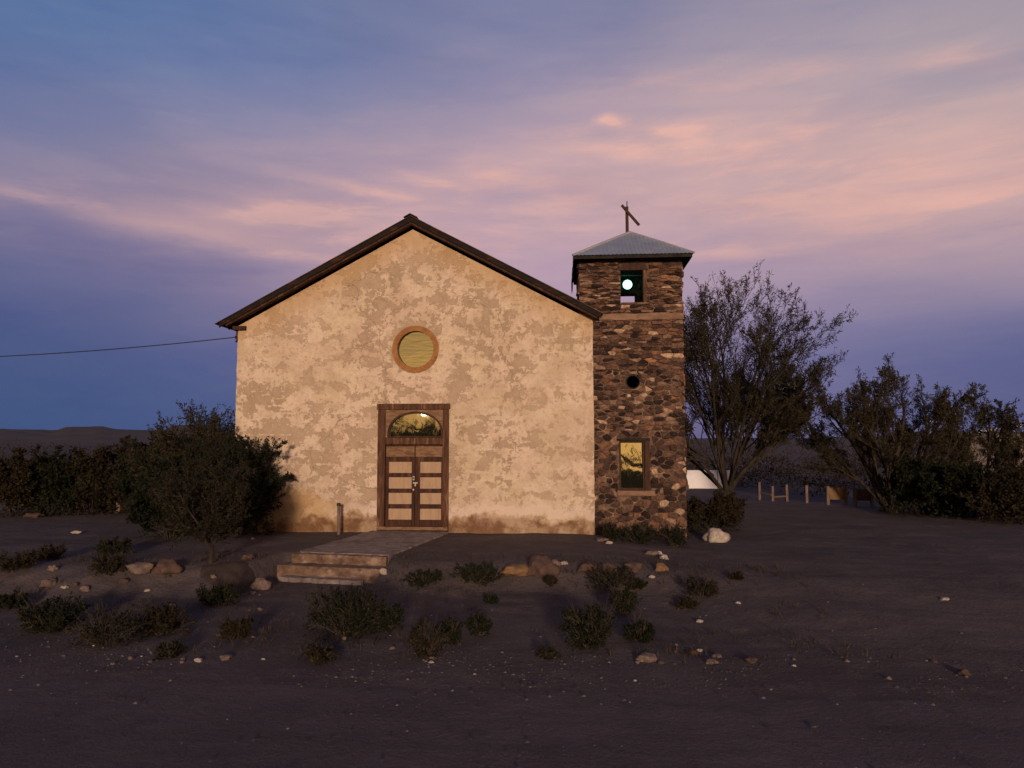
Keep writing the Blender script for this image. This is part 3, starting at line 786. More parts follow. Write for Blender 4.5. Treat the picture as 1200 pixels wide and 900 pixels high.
TREE = dict(seg=[6, 5, 4, 3, 3], wob=.16, up=.10, levels=4, kids=[6, 6, 5, 4], t0=.28, spread=.55, ratio=.56, rmin=.004, leaf_from=3, leaves=3, ll=.085, lw=.022)
def tree(name, label, base, limbs, P, seed, leaf='leaf_olive', group=None, cat='tree', trunk=None):
    t = thing(name, label, cat, base, group); T = Plant(seed); b0 = Vector(base)
    q = dict(TREE); q.update(P)
    if trunk:
        pts = [b0 + Vector((0, 0, -.15))] + [b0 + Vector(v) for v in trunk[0]]
        T.w.tube(pts, [trunk[1] * 1.25] + [trunk[1] * (1 - .35 * i / len(trunk[0])) for i in range(len(trunk[0]))], 8)
    for (o, d, L, r) in limbs: T.limb(b0 + Vector(o), Vector(d), L, r, 0, q)
    T.w.build('trunk', MT['bark'], t); T.l.build('crown', MT[leaf], t); return t
p1 = at_g(853, 604); p1.z -= .02
tree('mesquite_tree', 'tall feathery mesquite tree with forked trunk right of stone tower', p1,
     [((-.1, 0, .75), (-.5, .1, .9), 4.4, .065), ((-.02, 0, .8), (-.10, -.2, 1), 5.3, .075), ((.0, .1, .85), (.08, .3, 1), 5.3, .075), ((.08, 0, .85), (.58, -.1, .8), 4.0, .085),
      ((.05, .05, .8), (.40, .5, .85), 4.6, .065), ((-.05, -.05, .8), (-.25, -.6, .85), 4.6, .06), ((.05, 0, .85), (.24, -.5, 1), 5.0, .06), ((-.1, .05, .8), (-.65, .35, .75), 3.9, .055), ((.05, 0, .9), (.30, .05, 1), 5.2, .07), ((-.05, .1, .9), (-.2, .5, 1), 4.9, .06),
      ((1.0, -.1, 1.75), (1, .1, .7), 1.9, .04), ((.8, 0, 1.6), (.7, -.2, .7), 2.3, .04), ((-.6, 0, 1.9), (-1, -.2, .35), 2.4, .04), ((-.5, 0, 1.7), (-.9, -.3, .15), 2.0, .035), ((-.45, .3, 1.2), (-.7, .5, .55), 3.0, .04), ((-.3, .2, 1.5), (-.5, .2, .8), 3.2, .04), ((-.4, .1, 1.3), (-.8, .1, .45), 2.6, .035), ((.5, .2, 1.3), (.7, .5, .5), 2.6, .035), ((.2, .2, 1.5), (.2, .6, .7), 3.0, .035), ((.9, .1, 1.7), (.7, .4, .9), 2.3, .035)],
     dict(kids=[9, 7, 6, 4], leaves=2.5, up=.085, t0=.2, spread=.5, ll=.10, lw=.026), 3, trunk=([(-.03, 0, .3), (-.06, 0, .65), (0, 0, 1.0)], .13))
p2 = at_g(1045, 600)
tree('mesquite_tree', 'broad low mesquite tree with many stems beyond the small boards', p2,
     [((-.15, 0, .1), (-.5, .1, .9), 3.6, .10), ((-.1, 0, .2), (-.35, -.2, 1), 3.6, .10), ((0, .1, .2), (.05, .3, 1), 3.6, .10), ((.1, 0, .1), (.4, -.1, .9), 3.6, .10), ((.15, 0, .1), (.85, .1, .65), 3.6, .09), ((0, -.1, .1), (-.2, -.7, .8), 3.2, .08), ((-.2, .1, .2), (-.7, .4, 1), 2.7, .08), ((0, .2, .1), (.3, .8, .7), 3.0, .08)],
     dict(kids=[8, 7, 5, 4], leaves=3.4, spread=.55, t0=.22, ll=.10, lw=.026), 7, trunk=([(0, 0, .2), (0, 0, .35)], .2))
p3 = at_g(1165, 598); 
tree('mesquite_tree', 'rounded dark mesquite tree at the right edge by pale house', p3 + Vector((1.7, 3.5, 0)),
     [((0, 0, .1), (-.5, .1, .85), 2.9, .08), ((0, 0, .1), (.0, .2, 1), 3.2, .08), ((0, 0, .1), (.5, 0, .85), 3.0, .08), ((0, 0, .1), (-.9, -.1, .5), 2.5, .06), ((0, 0, .1), (.9, 0, .5), 2.6, .06), ((0, 0, .1), (.1, -.7, .7), 2.5, .06)],
     dict(kids=[8, 7, 5, 3], leaves=5, spread=.6, t0=.2, ll=.10, lw=.03), 12, trunk=([(0, 0, .2), (0, 0, .3)], .16))

SHR = dict(seg=[4, 3, 3, 2], wob=.2, up=.05, levels=3, kids=[6, 5, 4], t0=.15, spread=.6, ratio=.55, rmin=.003, leaf_from=2, leaves=3.5, ll=.06, lw=.022)
def shrub(name, label, base, w, h, n, seed, leaf='leaf_green', P=None, group=None, cat='shrub', lean=0.0):
    t = thing(name, label, cat, base, group); T = Plant(seed); b0 = Vector(base); rnd = T.r
    q = dict(SHR); q.update(P or {})
    for i in range(n):
        a = 2 * PI * (i + rnd.random() * .8) / n; tilt = math.sqrt(rnd.random()) * .95
        rad = w * .5 * tilt; d = Vector((math.cos(a) * rad + lean, math.sin(a) * rad * .8, h * math.sqrt(max(.08, 1 - (tilt * .92) ** 2))))
        T.limb(b0 + Vector((math.cos(a) * w * .07, math.sin(a) * w * .07, -.04)), d, d.length * .86, max(.006, d.length * .012), 0, q)
    nf = int(q.get('fill', 0) * w * h * (w ** .5)); o3 = Vector((seed * 1.7, 2, 3))
    for i in range(nf):
        a = rnd.uniform(0, 2 * PI); r_ = math.sqrt(rnd.random()) * .5; zz = rnd.random() ** 1.2 * math.sqrt(max(0.02, 1 - (2 * r_) ** 2))
        c_ = Vector((w * r_ * math.cos(a), w * r_ * math.sin(a) * .85, h * .85 * zz + .01))
        if noise.noise(c_ * 1.8 / max(.25, h * .35) + o3) < rnd.uniform(-.35, .15): continue
        quadleaf(T.l, b0 + c_, (Vector((c_.x / w, c_.y / w, .4)) + rdir(rnd)).normalized(), q['ll'] * rnd.uniform(.7, 1.6), q['lw'] * rnd.uniform(.7, 1.5), rnd)
    for i in range(q.get('bare', 0)):
        a = rnd.uniform(0, 2 * PI); tl = rnd.uniform(.1, .9)
        p_ = b0 + Vector((math.cos(a) * w * .1, math.sin(a) * w * .1, -.02)); e_ = p_ + Vector((math.cos(a) * w * .55 * tl, math.sin(a) * w * .5 * tl, h * rnd.uniform(.75, 1.25)))
        m_ = p_.lerp(e_, .5) + rdir(rnd) * .05 * h; T.w.tube([p_, m_, e_], [.006, .004, .002], 3)
        e2 = m_ + (e_ - m_) * .6 + rdir(rnd) * .2 * h; T.w.tube([m_, e2], [.0035, .002], 3)
    T.w.build('stems', MT['twig'] if not q.get('bare') else MT['dry_twig'], t); T.l.build('foliage', MT[leaf], t); return t
def shrub_px(name, label, px, py, wpx, hpx, n, seed, leaf='leaf_green', P=None, group=None, cat='shrub', lean=0.0, push=0.0):
    p = at_g(px, py); s_ = scale_at(p)
    return shrub(name, label, p, wpx / s_, hpx / s_, n, seed, leaf, P, group, cat, lean)
BIG = dict(kids=[9, 6, 5], leaves=5, ll=.085, lw=.032, fill=260)
bp = Vector((-8.75, 1.3, gz(-8.75, 1.3)))
shrub('large_shrub', 'large feathery olive shrub taller than the rest behind facade corner', bp, 3.3, 3.1, 18, 31, 'leaf_olive', dict(BIG, leaves=4.5, up=.10, fill=50))
shrub('dense_shrub', 'dense near black green bush against the left end of plaster wall', Vector((-6.85, -.7, gz(-6.85, -.7))), 1.75, 2.35, 17, 32, 'leaf_green', dict(BIG, leaves=9, ll=.07, fill=500))
shrub('dense_shrub', 'dark bush left of the small tree on the left terrace', Vector((-8.45, -.9, gz(-8.45, -.9))), 1.5, 1.6, 15, 33, 'leaf_green', dict(BIG, leaves=8))
shrub('dense_shrub', 'dark rounded bush behind the small tree, beside the wall corner', Vector((-7.9, -.3, gz(-7.9, -.3))), 2.0, 2.3, 14, 37, 'leaf_green', dict(BIG, leaves=8))
sp_ = at_g(247, 660)
tree('small_tree', 'small grey olive tree standing in the low earth mound', sp_,
     [((0, 0, .28), (-.5, .1, .8), 1.35, .03), ((0, 0, .35), (.1, .1, 1), 1.5, .03), ((0, 0, .3), (.5, -.1, .85), 1.0, .03), ((0, 0, .3), (-.15, -.4, .9), 1.35, .028), ((0, 0, .3), (-.75, .1, .5), 1.2, .024), ((0, 0, .3), (.6, .3, .7), .8, .024), ((0, 0, .3), (.2, .6, .8), 1.2, .024)],
     dict(seg=[5, 4, 3, 3], levels=3, kids=[9, 7, 5], leaf_from=1, leaves=5.5, ll=.065, lw=.022, t0=.06, spread=.75), 34, 'leaf_grey', trunk=([(.02, 0, .2), (0, 0, .5)], .045))
rp = at_g(266, 668)
b = MB(); nu, nv = 30, 9
for i in range(nu):
    a = 2 * PI * i / nu
    for j in range(nv + 1):
        t = j / nv; rr_ = (.10 + .46 * t) * (1 + .16 * noise.noise(Vector((math.cos(a) * 1.5, math.sin(a) * 1.5, 3))))
        x_, y_ = rp.x + rr_ * math.cos(a) * 1.05, rp.y + .1 + rr_ * math.sin(a)
        z = .07 * (1 - t * t) ** .8 * (1 + .4 * noise.noise(Vector((x_ * 5, y_ * 5, 1)))) - .03 * t
        b.v.append((x_, y_, gz(x_, y_) + z))
for i in range(nu):
    for j in range(nv): k = (i + 1) % nu; b.face((i * (nv + 1) + j, i * (nv + 1) + j + 1, k * (nv + 1) + j + 1, k * (nv + 1) + j))
b.face([i * (nv + 1) for i in range(nu)])
tag(b.build('earth_mound', MT['ring_dark'], smooth=True, origin=tuple(rp)), 'low brown earth mound around the small tree foot', 'mound')

# shrubs of the middle distance on the left
ml = [(18, 604, 70, 70, 'leaf_brown', 'brownish bush at the left edge of the far scrub row'), (62, 603, 62, 66, 'leaf_green', 'low dark bush second from left in the far scrub row'), (104, 602, 66, 70, 'leaf_brown', 'brownish bush third from left in the far scrub row'),
      (146, 600, 62, 74, 'leaf_brown', 'brownish bush just behind the lone short post'), (182, 606, 60, 84, 'leaf_green', 'dark bush between the lone post and the large shrub')]
for i, (px, py, w_, h_, lf, lab) in enumerate(ml):
    shrub_px('desert_bush', lab, px, py, w_, h_, 13, 40 + i, lf, dict(BIG, kids=[7, 5, 4], leaves=8, ll=.12, lw=.05), 'bushes of the far left scrub row', 'bush')
# dark undergrowth on the right
mr = [(1080, 603, 90, 60, 'leaf_green', 'dark bush under the broad mesquite, right of its stems'), (1135, 606, 80, 58, 'leaf_green', 'dark bush second from right edge under the trees'), (1190, 612, 80, 56, 'leaf_brown', 'dark bush at the right edge of the picture')]
for i, (px, py, w_, h_, lf, lab) in enumerate(mr):
    shrub_px('desert_bush', lab, px, py, w_, h_, 13, 60 + i, lf, dict(BIG, kids=[7, 5, 4], leaves=8, ll=.11, lw=.05), 'bushes under the right trees', 'bush')
shrub_px('desert_bush', 'straggly brown bush between tower base and mesquite trunk', 838, 622, 64, 46, 14, 71, 'leaf_brown', dict(BIG, leaves=5, kids=[7, 5, 3]), None, 'bush')

# small plants of the yard and terrace edge
GR = 'low plants in the yard'
SM = dict(fill=800, bare=14, seg=[3, 3, 2], levels=2, kids=[7, 5], leaf_from=1, leaves=5, ll=.045, lw=.018, rmin=.002, t0=.1)
yp = [(408, 744, 100, 54, 26, 'leaf_green', 'largest dark green creosote clump below the steps'), (452, 738, 52, 32, 14, 'leaf_green', 'low green clump joined to the right of largest creosote'),
      (500, 768, 44, 42, 12, 'leaf_grey', 'grey green weed in front of two small green clumps'), (526, 752, 32, 27, 10, 'leaf_green', 'small green clump between grey weed and round clump'), (561, 744, 30, 26, 11, 'leaf_green', 'small round green clump right of the creosote'),
      (278, 747, 36, 26, 12, 'leaf_brown', 'round tussock with brown base alone below the steps'), (191, 742, 60, 32, 16, 'leaf_brown', 'dark brown bush right of the long green patch'), (62, 737, 84, 34, 20, 'leaf_green', 'long dark green patch near the left edge'),
      (128, 754, 78, 44, 18, 'leaf_grey', 'grey green patch between dark patch and brown bush'), (14, 712, 32, 20, 10, 'leaf_green', 'small green clump at the far left edge'), (692, 757, 60, 50, 20, 'leaf_green', 'tall dark bush in the yard below the tower'),
      (731, 720, 28, 32, 11, 'leaf_green', 'narrow upright bush behind the tall dark yard bush'), (750, 750, 36, 23, 12, 'leaf_green', 'small low bush right of the tall yard bush'), (256, 709, 46, 26, 12, 'leaf_green', 'faint dark clump just below the earth mound'),
      (200, 768, 36, 16, 9, 'leaf_grey', 'flat grey weed nearest the road on the left'), (135, 650, 46, 20, 12, 'leaf_green', 'dark clump on the left terrace before the big bushes'), (822, 697, 42, 22, 12, 'leaf_grey', 'thin sprawling weed right of the edge stones'),
      (863, 678, 15, 9, 8, 'leaf_brown', 'tiny dark tuft alone on the bare right yard'), (805, 711, 22, 12, 8, 'leaf_brown', 'tiny dark tuft below the sprawling weed'), (560, 676, 52, 18, 14, 'leaf_green', 'weeds on terrace edge left of ochre stone'), (500, 678, 46, 14, 12, 'leaf_green', 'weeds on terrace edge right of the steps'),
      (718, 682, 62, 26, 14, 'leaf_grey', 'weeds among the stones below the tower'), (645, 684, 14, 11, 7, 'leaf_brown', 'tiny tuft under the reddish block'), (790, 640, 30, 26, 12, 'leaf_green', 'dark weed at the right corner of the tower base'), (748, 636, 46, 24, 12, 'leaf_green', 'dark weeds along the middle of the tower base'),
      (716, 634, 30, 22, 9, 'leaf_green', 'dark weeds at the left end of the tower base'), (60, 655, 40, 16, 10, 'leaf_brown', 'brown weed on the left terrace edge'), (128, 672, 44, 22, 11, 'leaf_brown', 'brownish weed among the left edge stones'), (20, 668, 46, 22, 11, 'leaf_brown', 'orange brown weed at the left end of edge stones'),
      (372, 775, 46, 20, 10, 'leaf_grey', 'sparse grey weed before the largest creosote'), (575, 706, 16, 10, 7, 'leaf_green', 'tiny sprig above the round green clump'), (745, 690, 22, 14, 8, 'leaf_green', 'little weed between stones and upright bush'), (392, 614, 14, 34, 8, 'leaf_brown', 'thin dry weed against the wall beside the short post'), (640, 770, 30, 12, 8, 'leaf_grey', 'flat grey weed left of the pink rock')]
for i, (px, py, w_, h_, n_, lf, lab) in enumerate(yp):
    dry = lf == 'leaf_grey'
    shrub_px('yard_plant', lab, px, py, w_, h_, n_, 100 + i, lf, dict(SM, leaves=3.2 if dry else 6), GR, 'plant')

# far scrub, one mass
sc_ = MB(); rnd = random.Random(77)
def scrub(x, y, w, h, n, ls=1.0):
    z0 = gz(x, y)
    for i in range(n):
        a = rnd.uniform(0, 2 * PI); r = math.sqrt(rnd.random()) * w * .5; zz = h * rnd.random() * math.sqrt(max(0, 1 - (2 * r / w) ** 2) + .05)
        quadleaf(sc_, Vector((x + r * math.cos(a), y + r * math.sin(a), z0 + zz)), (Vector((0, 0, .7)) + rdir(rnd)).normalized(), ls * rnd.uniform(.18, .4) * max(1, h / 1.6), ls * rnd.uniform(.08, .16) * max(1, h / 1.6), rnd)
for i in range(1500):
    d = 34 + 420 * rnd.random() ** 1.9; az = math.radians(rnd.uniform(-46, 40))
    x, y = CAM.x + d * math.sin(az), CAM.y + d * math.cos(az)
    if -9 < x < 10 and y < 20: continue
    if 10 <= x < 22 and y < 9: continue
    if y < 9: continue
    if 5.5 < x < 11.5 and y < 17.5: continue
    hh = rnd.uniform(.7, 1.9) * (1 + d / 500)
    scrub(x, y, hh * rnd.uniform(1.2, 2.2), hh, 130 if d < 70 else 60 if d < 130 else 26, .5 if d < 70 else .8 if d < 130 else 1)
tag(sc_.build('scrubland', MT['leaf_brown']), 'brown olive desert scrub spreading to the horizon', 'scrub', kind='stuff')
# trees behind the viewer, seen only as the dark silhouettes mirrored in the glass
sc_ = MB(); rnd = random.Random(78)
for i in range(330):
    x = rnd.uniform(-75, 60); y = rnd.uniform(-72, -60); hh = 4.6 + 2.2 * noise.noise(Vector((x * .11, 1, 0))) + rnd.uniform(-1.0, .8)
    scrub(x, y, hh * 1.3, max(2.6, hh) * 1.09, 120)
for i in range(260):
    scrub(rnd.uniform(-75, 60), rnd.uniform(-62, -57), 4.0, 3.4 + .8 * rnd.random(), 90)
tag(sc_.build('tree_line', MT['leaf_green']), 'dark line of trees mirrored in the fanlight glass', 'trees', kind='stuff')

# ------------------------------------------------------------------ rocks and gravel
def rock_mesh(name, seed, m, flat=.6):
    bm = bmesh.new(); bmesh.ops.create_icosphere(bm, subdivisions=3, radius=.5); o = Vector((seed * 3.7, seed * 1.3, 0))
    for v in bm.verts:
        n = v.co.normalized(); k = 1 + .55 * noise.noise(n * 1.3 + o) + .22 * noise.noise(n * 3.1 + o) + .08 * noise.noise(n * 8 + o)
        v.co = n * .5 * k; v.co.z *= flat
        if v.co.z < -.14: v.co.z = -.14 + (v.co.z + .14) * .2
    me = bpy.data.meshes.new(name); bm.to_mesh(me); bm.free(); me.materials.append(m)
    me.polygons.foreach_set('use_smooth', [True] * len(me.polygons)); return me
RK = {}
def rock(px, py, wpx, kind, label, flat=.6, group='stones of the yard and terrace edge', seed=None, hpx=None):
    p = at_g(px, py); s_ = wpx * (.86 if px < 330 else 1) / scale_at(p); sd = seed if seed is not None else (int(px) * 7 + int(py)) % 6
    key = (kind, sd, flat)
    if key not in RK: RK[key] = rock_mesh('rock', sd, MT['rock_' + kind], flat)
    o = bpy.data.objects.new('rock', RK[key]); C.objects.link(o); o.location = p + Vector((0, 0, s_ * .1)); o.scale = (s_, s_ * .8, s_); o.rotation_euler = (0, 0, ((px * 13) % 60 - 30) / 60)
    return tag(o, label, 'rock', group)
rock(840, 634, 28, 'white', 'large white rock on the ground beside the tower corner', .75, seed=1)
rock(758, 774, 24, 'pink', 'pale pinkish flat rock lying near the road', .5, seed=2)
rock(635, 671, 36, 'brown', 'reddish brown block in the terrace edge', .8, seed=3)
rock(604, 672, 34, 'ochre', 'flat ochre stone beside the reddish block', .42, seed=4)
rock(651, 670, 13, 'pink', 'small pale stone at the right foot of reddish block', .8)
rock(661, 661, 9, 'white', 'white stone just right of the reddish block', .6)
rock(716, 672, 26, 'brown', 'brown stone half hidden by weeds below tower', .7, seed=0)
rock(764, 650, 16, 'pink', 'flat pale stone at the right end of terrace edge', .4)
rock(773, 649, 8, 'white', 'white pebble on the flat stone at terrace end', .6)
rock(779, 655, 10, 'white', 'round white stone on top of the end pile', .8)
rock(775, 668, 15, 'ochre', 'ochre stone under the round white stone', .8)
rock(764, 677, 7, 'white', 'white pebble below the terrace end pile', .6)
rock(742, 668, 22, 'brown', 'dark stone left of the ochre end stone', .7, seed=5)
rock(690, 668, 24, 'brown', 'low brown stone between weeds and reddish block', .6, seed=2)
rock(706, 634, 16, 'pink', 'flat pale slab fragment at the tower foot', .3)
rock(714, 637, 8, 'white', 'white chip beside the slab at tower foot', .5)
rock(307, 672, 26, 'pink', 'rounded pale stone at the left end of the steps', .8, seed=1)
rock(290, 672, 16, 'brown', 'brown stone between the mound and the pale step stone', .7, seed=4)
rock(197, 669, 34, 'brown', 'reddish boulder in the left terrace edge', .7, seed=3)
rock(166, 669, 34, 'pink', 'long purplish stone left of the reddish boulder', .5, seed=5)
rock(57, 686, 20, 'pink', 'pale block at the left of the edge stones', .8, seed=2)
rock(62, 668, 13, 'pink', 'upright pale stone above the left block', .9, seed=4)
rock(76, 684, 10, 'white', 'small pale flat stone right of left block', .5)
rock(89, 685, 8, 'brown', 'small dark stone in the left edge row', .8)
rock(101, 684, 13, 'pink', 'squat pinkish stone in the left edge row', .8, seed=0)
rock(145, 683, 15, 'brown', 'low brown stone under the brown weed', .6, seed=1)
rock(174, 680, 9, 'white', 'bright white chip below the long purplish stone', .5)
rock(202, 710, 10, 'white', 'bright white chip in the yard above the brown bush', .4)
rock(250, 672, 9, 'pink', 'small pale stone in front of the earth mound', .8)
rock(256, 683, 12, 'pink', 'pale stone below the earth mound', .7)
rock(90, 625, 14, 'white', 'flat white chip far out on the left terrace', .3)
rock(40, 606, 24, 'brown', 'low brown lump under the far left bushes', .3)
rock(1172, 606, 14, 'white', 'bright white lump at the right edge near bushes', .6)
rock(1176, 600, 26, 'pink', 'pale lump behind the white one at right edge', .8, seed=3)
rock(820, 763, 7, 'white', 'white chip near the road right of the pink rock', .6)
rock(840, 770, 11, 'pink', 'pale chip right of the pink rock', .5)
rock(834, 777, 14, 'pink', 'flat pinkish stone nearest the road right of pink rock', .4)
rock(812, 766, 16, 'brown', 'flat dark stone between chips near the road', .3)
rock(820, 729, 8, 'white', 'white chip alone in the right yard', .5)
rock(1107, 703, 10, 'white', 'white chip far right on the bare yard', .4)
rock(233, 775, 11, 'white', 'white chip in gravel left of the round tussock', .6)
rock(265, 772, 16, 'pink', 'pale stone in the roadside gravel below the tussock', .5)
rock(305, 715, 7, 'pink', 'small pale stone left of the creosote', .7)
rock(297, 680, 8, 'pink', 'small stone below the pale step stone', .7)
rock(450, 672, 10, 'white', 'pale stone at the right end of the steps', 1.0)
rock(296, 632, 5, 'white', 'tiny white stone under the dense black bush', .8)
rock(1130, 790, 14, 'brown', 'dark stone at the road edge on the right', .7)
rock(880, 775, 16, 'brown', 'flat brown stone in the roadside gravel right', .4)
rnd = random.Random(9)
for i in range(40):
    px = rnd.uniform(10, 1190); py = rnd.gauss(772, 14) if rnd.random() < .7 else rnd.uniform(700, 770)
    if 200 < px < 330 and rnd.random() < .5: py = rnd.gauss(774, 6)
    rock(px, py, rnd.uniform(3.5, 8), rnd.choice(('pink', 'pink', 'brown', 'white')), 'small stone lying loose in the roadside dirt', rnd.choice((.5, .7)), 'loose small stones by the road')
gl = MB(); rg = random.Random(15)
for i in range(2600):
    x = rg.uniform(-11, 5.5); y = rg.uniform(-9.2, -3.6)
    nn = noise.noise(Vector((x * .8, y * 1.1, 9))) + .35 * sm(-5.6, -4.6, y)
    if nn < rg.uniform(.0, .5): continue
    if -4.7 < x < -2.0 and y > -4.9: continue
    z = gz(x, y)
    for _ in range(rg.randint(2, 6)):
        d = Vector((rg.uniform(-.7, .7), rg.uniform(-.7, .7), 1)).normalized()
        quadleaf(gl, Vector((x + rg.uniform(-.05, .05), y + rg.uniform(-.05, .05), z - .01)), d, rg.uniform(.05, .17), .012, rg)
tag(gl.build('grass', MT['leaf_dry']), 'sparse dry grass and litter in the yard', 'grass', kind='stuff')
gv = MB()
for i in range(7000):
    if rnd.random() < .6: y = rnd.gauss(-9.3, .45)
    else: y = rnd.uniform(-13.5, -4.8)
    x = rnd.uniform(-9.5, 9.5) + 1
    if noise.noise(Vector((x * .6, y * .6, 4))) < rnd.uniform(-.5, .3): continue
    r = .006 + .018 * rnd.random() ** 3; z = gz(x, y) + (.03 if y < -9.95 else 0)
    P = [Vector((x, y, z)) + Vector((dx * r * rnd.uniform(.7, 1.4), dy * r * rnd.uniform(.6, 1.2), dz * r * rnd.uniform(.5, .9))) for dx, dy, dz in ((1, 0, 0), (0, 1, 0), (-1, 0, 0), (0, -1, 0), (.2, .1, 1), (0, 0, -.5))]
    o = gv.add(P)
    for q in ((0, 1, 4), (1, 2, 4), (2, 3, 4), (3, 0, 4), (1, 0, 5), (2, 1, 5), (3, 2, 5), (0, 3, 5)): gv.face([o + k for k in q])
m, g = mat('gravel_stone'); r_ = g.n('ShaderNodeNewGeometry').outputs['Random Per Island']
g.bsdf(g.mix(g.ramp(r_, .55, 1.0), (.055, .044, .043), (.18, .145, .135)), .9, spec=.2); MT['gravel'] = m
tag(gv.build('gravel', MT['gravel']), 'scattered pebbles along the road edge', 'gravel', kind='stuff')

# ------------------------------------------------------------------ posts, fence, far things, cable
pp = Vector((-4.30, -.52, gz(-4.3, -.52)))
t = thing('short_post', 'short pale post with dark cap against the plaster left of door', 'post', pp)
b = MB(); b.tube([pp + Vector((0, 0, -.2)), pp + Vector((.0, 0, .35)), pp + Vector((-.012, 0, .72))], [.042, .04, .038], 10); b.build('shaft', MT['post'], t)
b = MB(); b.tube([pp + Vector((-.012, 0, .715)), pp + Vector((-.012, 0, .77)), pp + Vector((-.012, 0, .785))], [.052, .05, .03], 10); b.build('cap', MT['iron'], t)
p = at_g(139, 601); s_ = scale_at(p)
t = thing('wooden_post', 'short brown wooden post alone before the far left bushes', 'post', p)
b = MB(); b.box(-.08, .08, -.07, .07, -.2, 24 / s_, jit=.012, rnd=rr); o = b.build('shaft', MT['post'], t); o.location = (0, 0, 0)
f0 = at_g(905, 588)
fe = thing('fence', 'broken low wooden fence of four posts right of the mesquite', 'fence', f0)
fp = []
for px, py, h_ in ((890, 586, 21), (905.5, 588, 18), (922, 588, 20), (945.5, 590, 21)):
    p = at_g(px, py); s_ = scale_at(p); b = MB(); b.box(p.x - .045, p.x + .045, p.y - .045, p.y + .045, p.z - .2, p.z + h_ / s_, jit=.012, rnd=rr); b.build('post', MT['post'], fe); fp.append((p, h_ / s_))
for i, (a_, c_) in enumerate(((0, 1), (1, 2))):
    a, ha = fp[a_]; c, hc = fp[c_]; b = MB()
    b.tube([a + Vector((.046, -.05, ha * (.42 - .1 * i))), c + Vector((-.046, -.05, hc * (.44 - .12 * i)))], .035, 6); b.build('rail', MT['post'], fe)
for (px, py, wp, hp, lab, m_) in ((981, 592, 12, 22, 'low ochre board between two short stakes, left of two', 'rock_ochre'), (1012, 593, 11, 21, 'low brown board between two short stakes, right of two', 'rock_brown')):
    p = at_g(px, py); s_ = scale_at(p); w_ = wp / s_ * .5; h_ = hp / s_
    t = thing('board_stand', lab, 'board', p, 'low boards under the broad mesquite')
    for sx in (-1, 1):
        b = MB(); b.box(p.x + sx * (w_ + .13) - .05, p.x + sx * (w_ + .13) + .05, p.y - .05, p.y + .05, p.z - .2, p.z + h_, jit=.012, rnd=rr); b.build('stake', MT['post'], t)
    b = MB(); b.box(p.x - w_ - .08, p.x + w_ + .08, p.y - .02, p.y + .02, p.z + h_ * .3, p.z + h_ * .92, jit=.012, rnd=rr); b.build('board', MT[m_], t)
# white wall far behind the tree
a = at_y(806, 551, 19.0); c = at_y(856, 575, 19.0)
t = thing('white_wall', 'low white panelled wall beyond the mesquite trunk', 'wall', ((a.x + c.x) / 2, 19, c.z))
xm = at_y(841, 560, 19).x; x0 = at_y(796, 560, 19).x
for q0, q1 in ((x0, xm - .015), (xm + .015, c.x)):
    b = MB(); b.box(q0, q1, 19.0, 19.14, c.z - .9, a.z, jit=.006, rnd=rr); b.build('panel', MT['white_wall'], t)
b = MB(); b.box(xm - .06, xm + .06, 19.145, 19.24, c.z - .9, a.z + .02); b.build('post', MT['post'], t)
# pale house beyond the trees at the right edge
hy = 38.0; a = at_y(1128, 506, hy); c = at_y(1205, 497, hy); d_ = at_y(1200, 545, hy)
t = thing('house', 'pale house with white roof edge half hidden at right edge', 'house', (a.x + 5, hy, d_.z - 1))
b = MB(); b.box(a.x + .3, a.x + 11, hy, hy + 7, d_.z - 1.5, a.z - .15); b.build('wall', MT['house_wall'], t)
b = MB()
o = b.add([(a.x - .2, hy - .4, a.z - .1), (a.x + 11.3, hy - .4, a.z + (c.z - a.z) * 3.0), (a.x + 11.3, hy + 7.4, a.z + (c.z - a.z) * 3.0 - .5), (a.x - .2, hy + 7.4, a.z - .6), (a.x - .2, hy - .4, a.z - .26), (a.x + 11.3, hy - .4, a.z + (c.z - a.z) * 3.0 - .16), (a.x + 11.3, hy + 7.4, a.z + (c.z - a.z) * 3 - .7), (a.x - .2, hy + 7.4, a.z - .8)])
for q in ((0, 1, 2, 3), (4, 7, 6, 5), (0, 4, 5, 1), (1, 5, 6, 2), (2, 6, 7, 3), (3, 7, 4, 0)): b.face([o + k for k in q])
b.build('roof', MT['roof_white'], t)
for wx in (2.2, 5.4):
    b = MB(); b.box(a.x + wx, a.x + wx + 1.0, hy - .03, hy + .05, a.z - 1.5, a.z - .6); b.build('window', MT['glass'], t)
# yard light above the broad tree
ll = at_y(1088, 493.5, 30)
t = thing('yard_light', 'tiny bright white light on thin pole seen through broad mesquite', 'lamp', (ll.x, 30, gz(ll.x, 30)))
b = MB(); b.tube([(ll.x, 30, gz(ll.x, 30) - .2), (ll.x, 30, ll.z + .12)], [.07, .04], 8); b.tube([(ll.x, 30, ll.z + .12), (ll.x - .1, 29.75, ll.z + .14)], .03, 6); b.build('pole', MT['iron'], t)
b = MB(); b.sphere((ll.x - .1, 29.72, ll.z), .085, 12, 8); b.build('bulb', MT['far_lamp'], t)
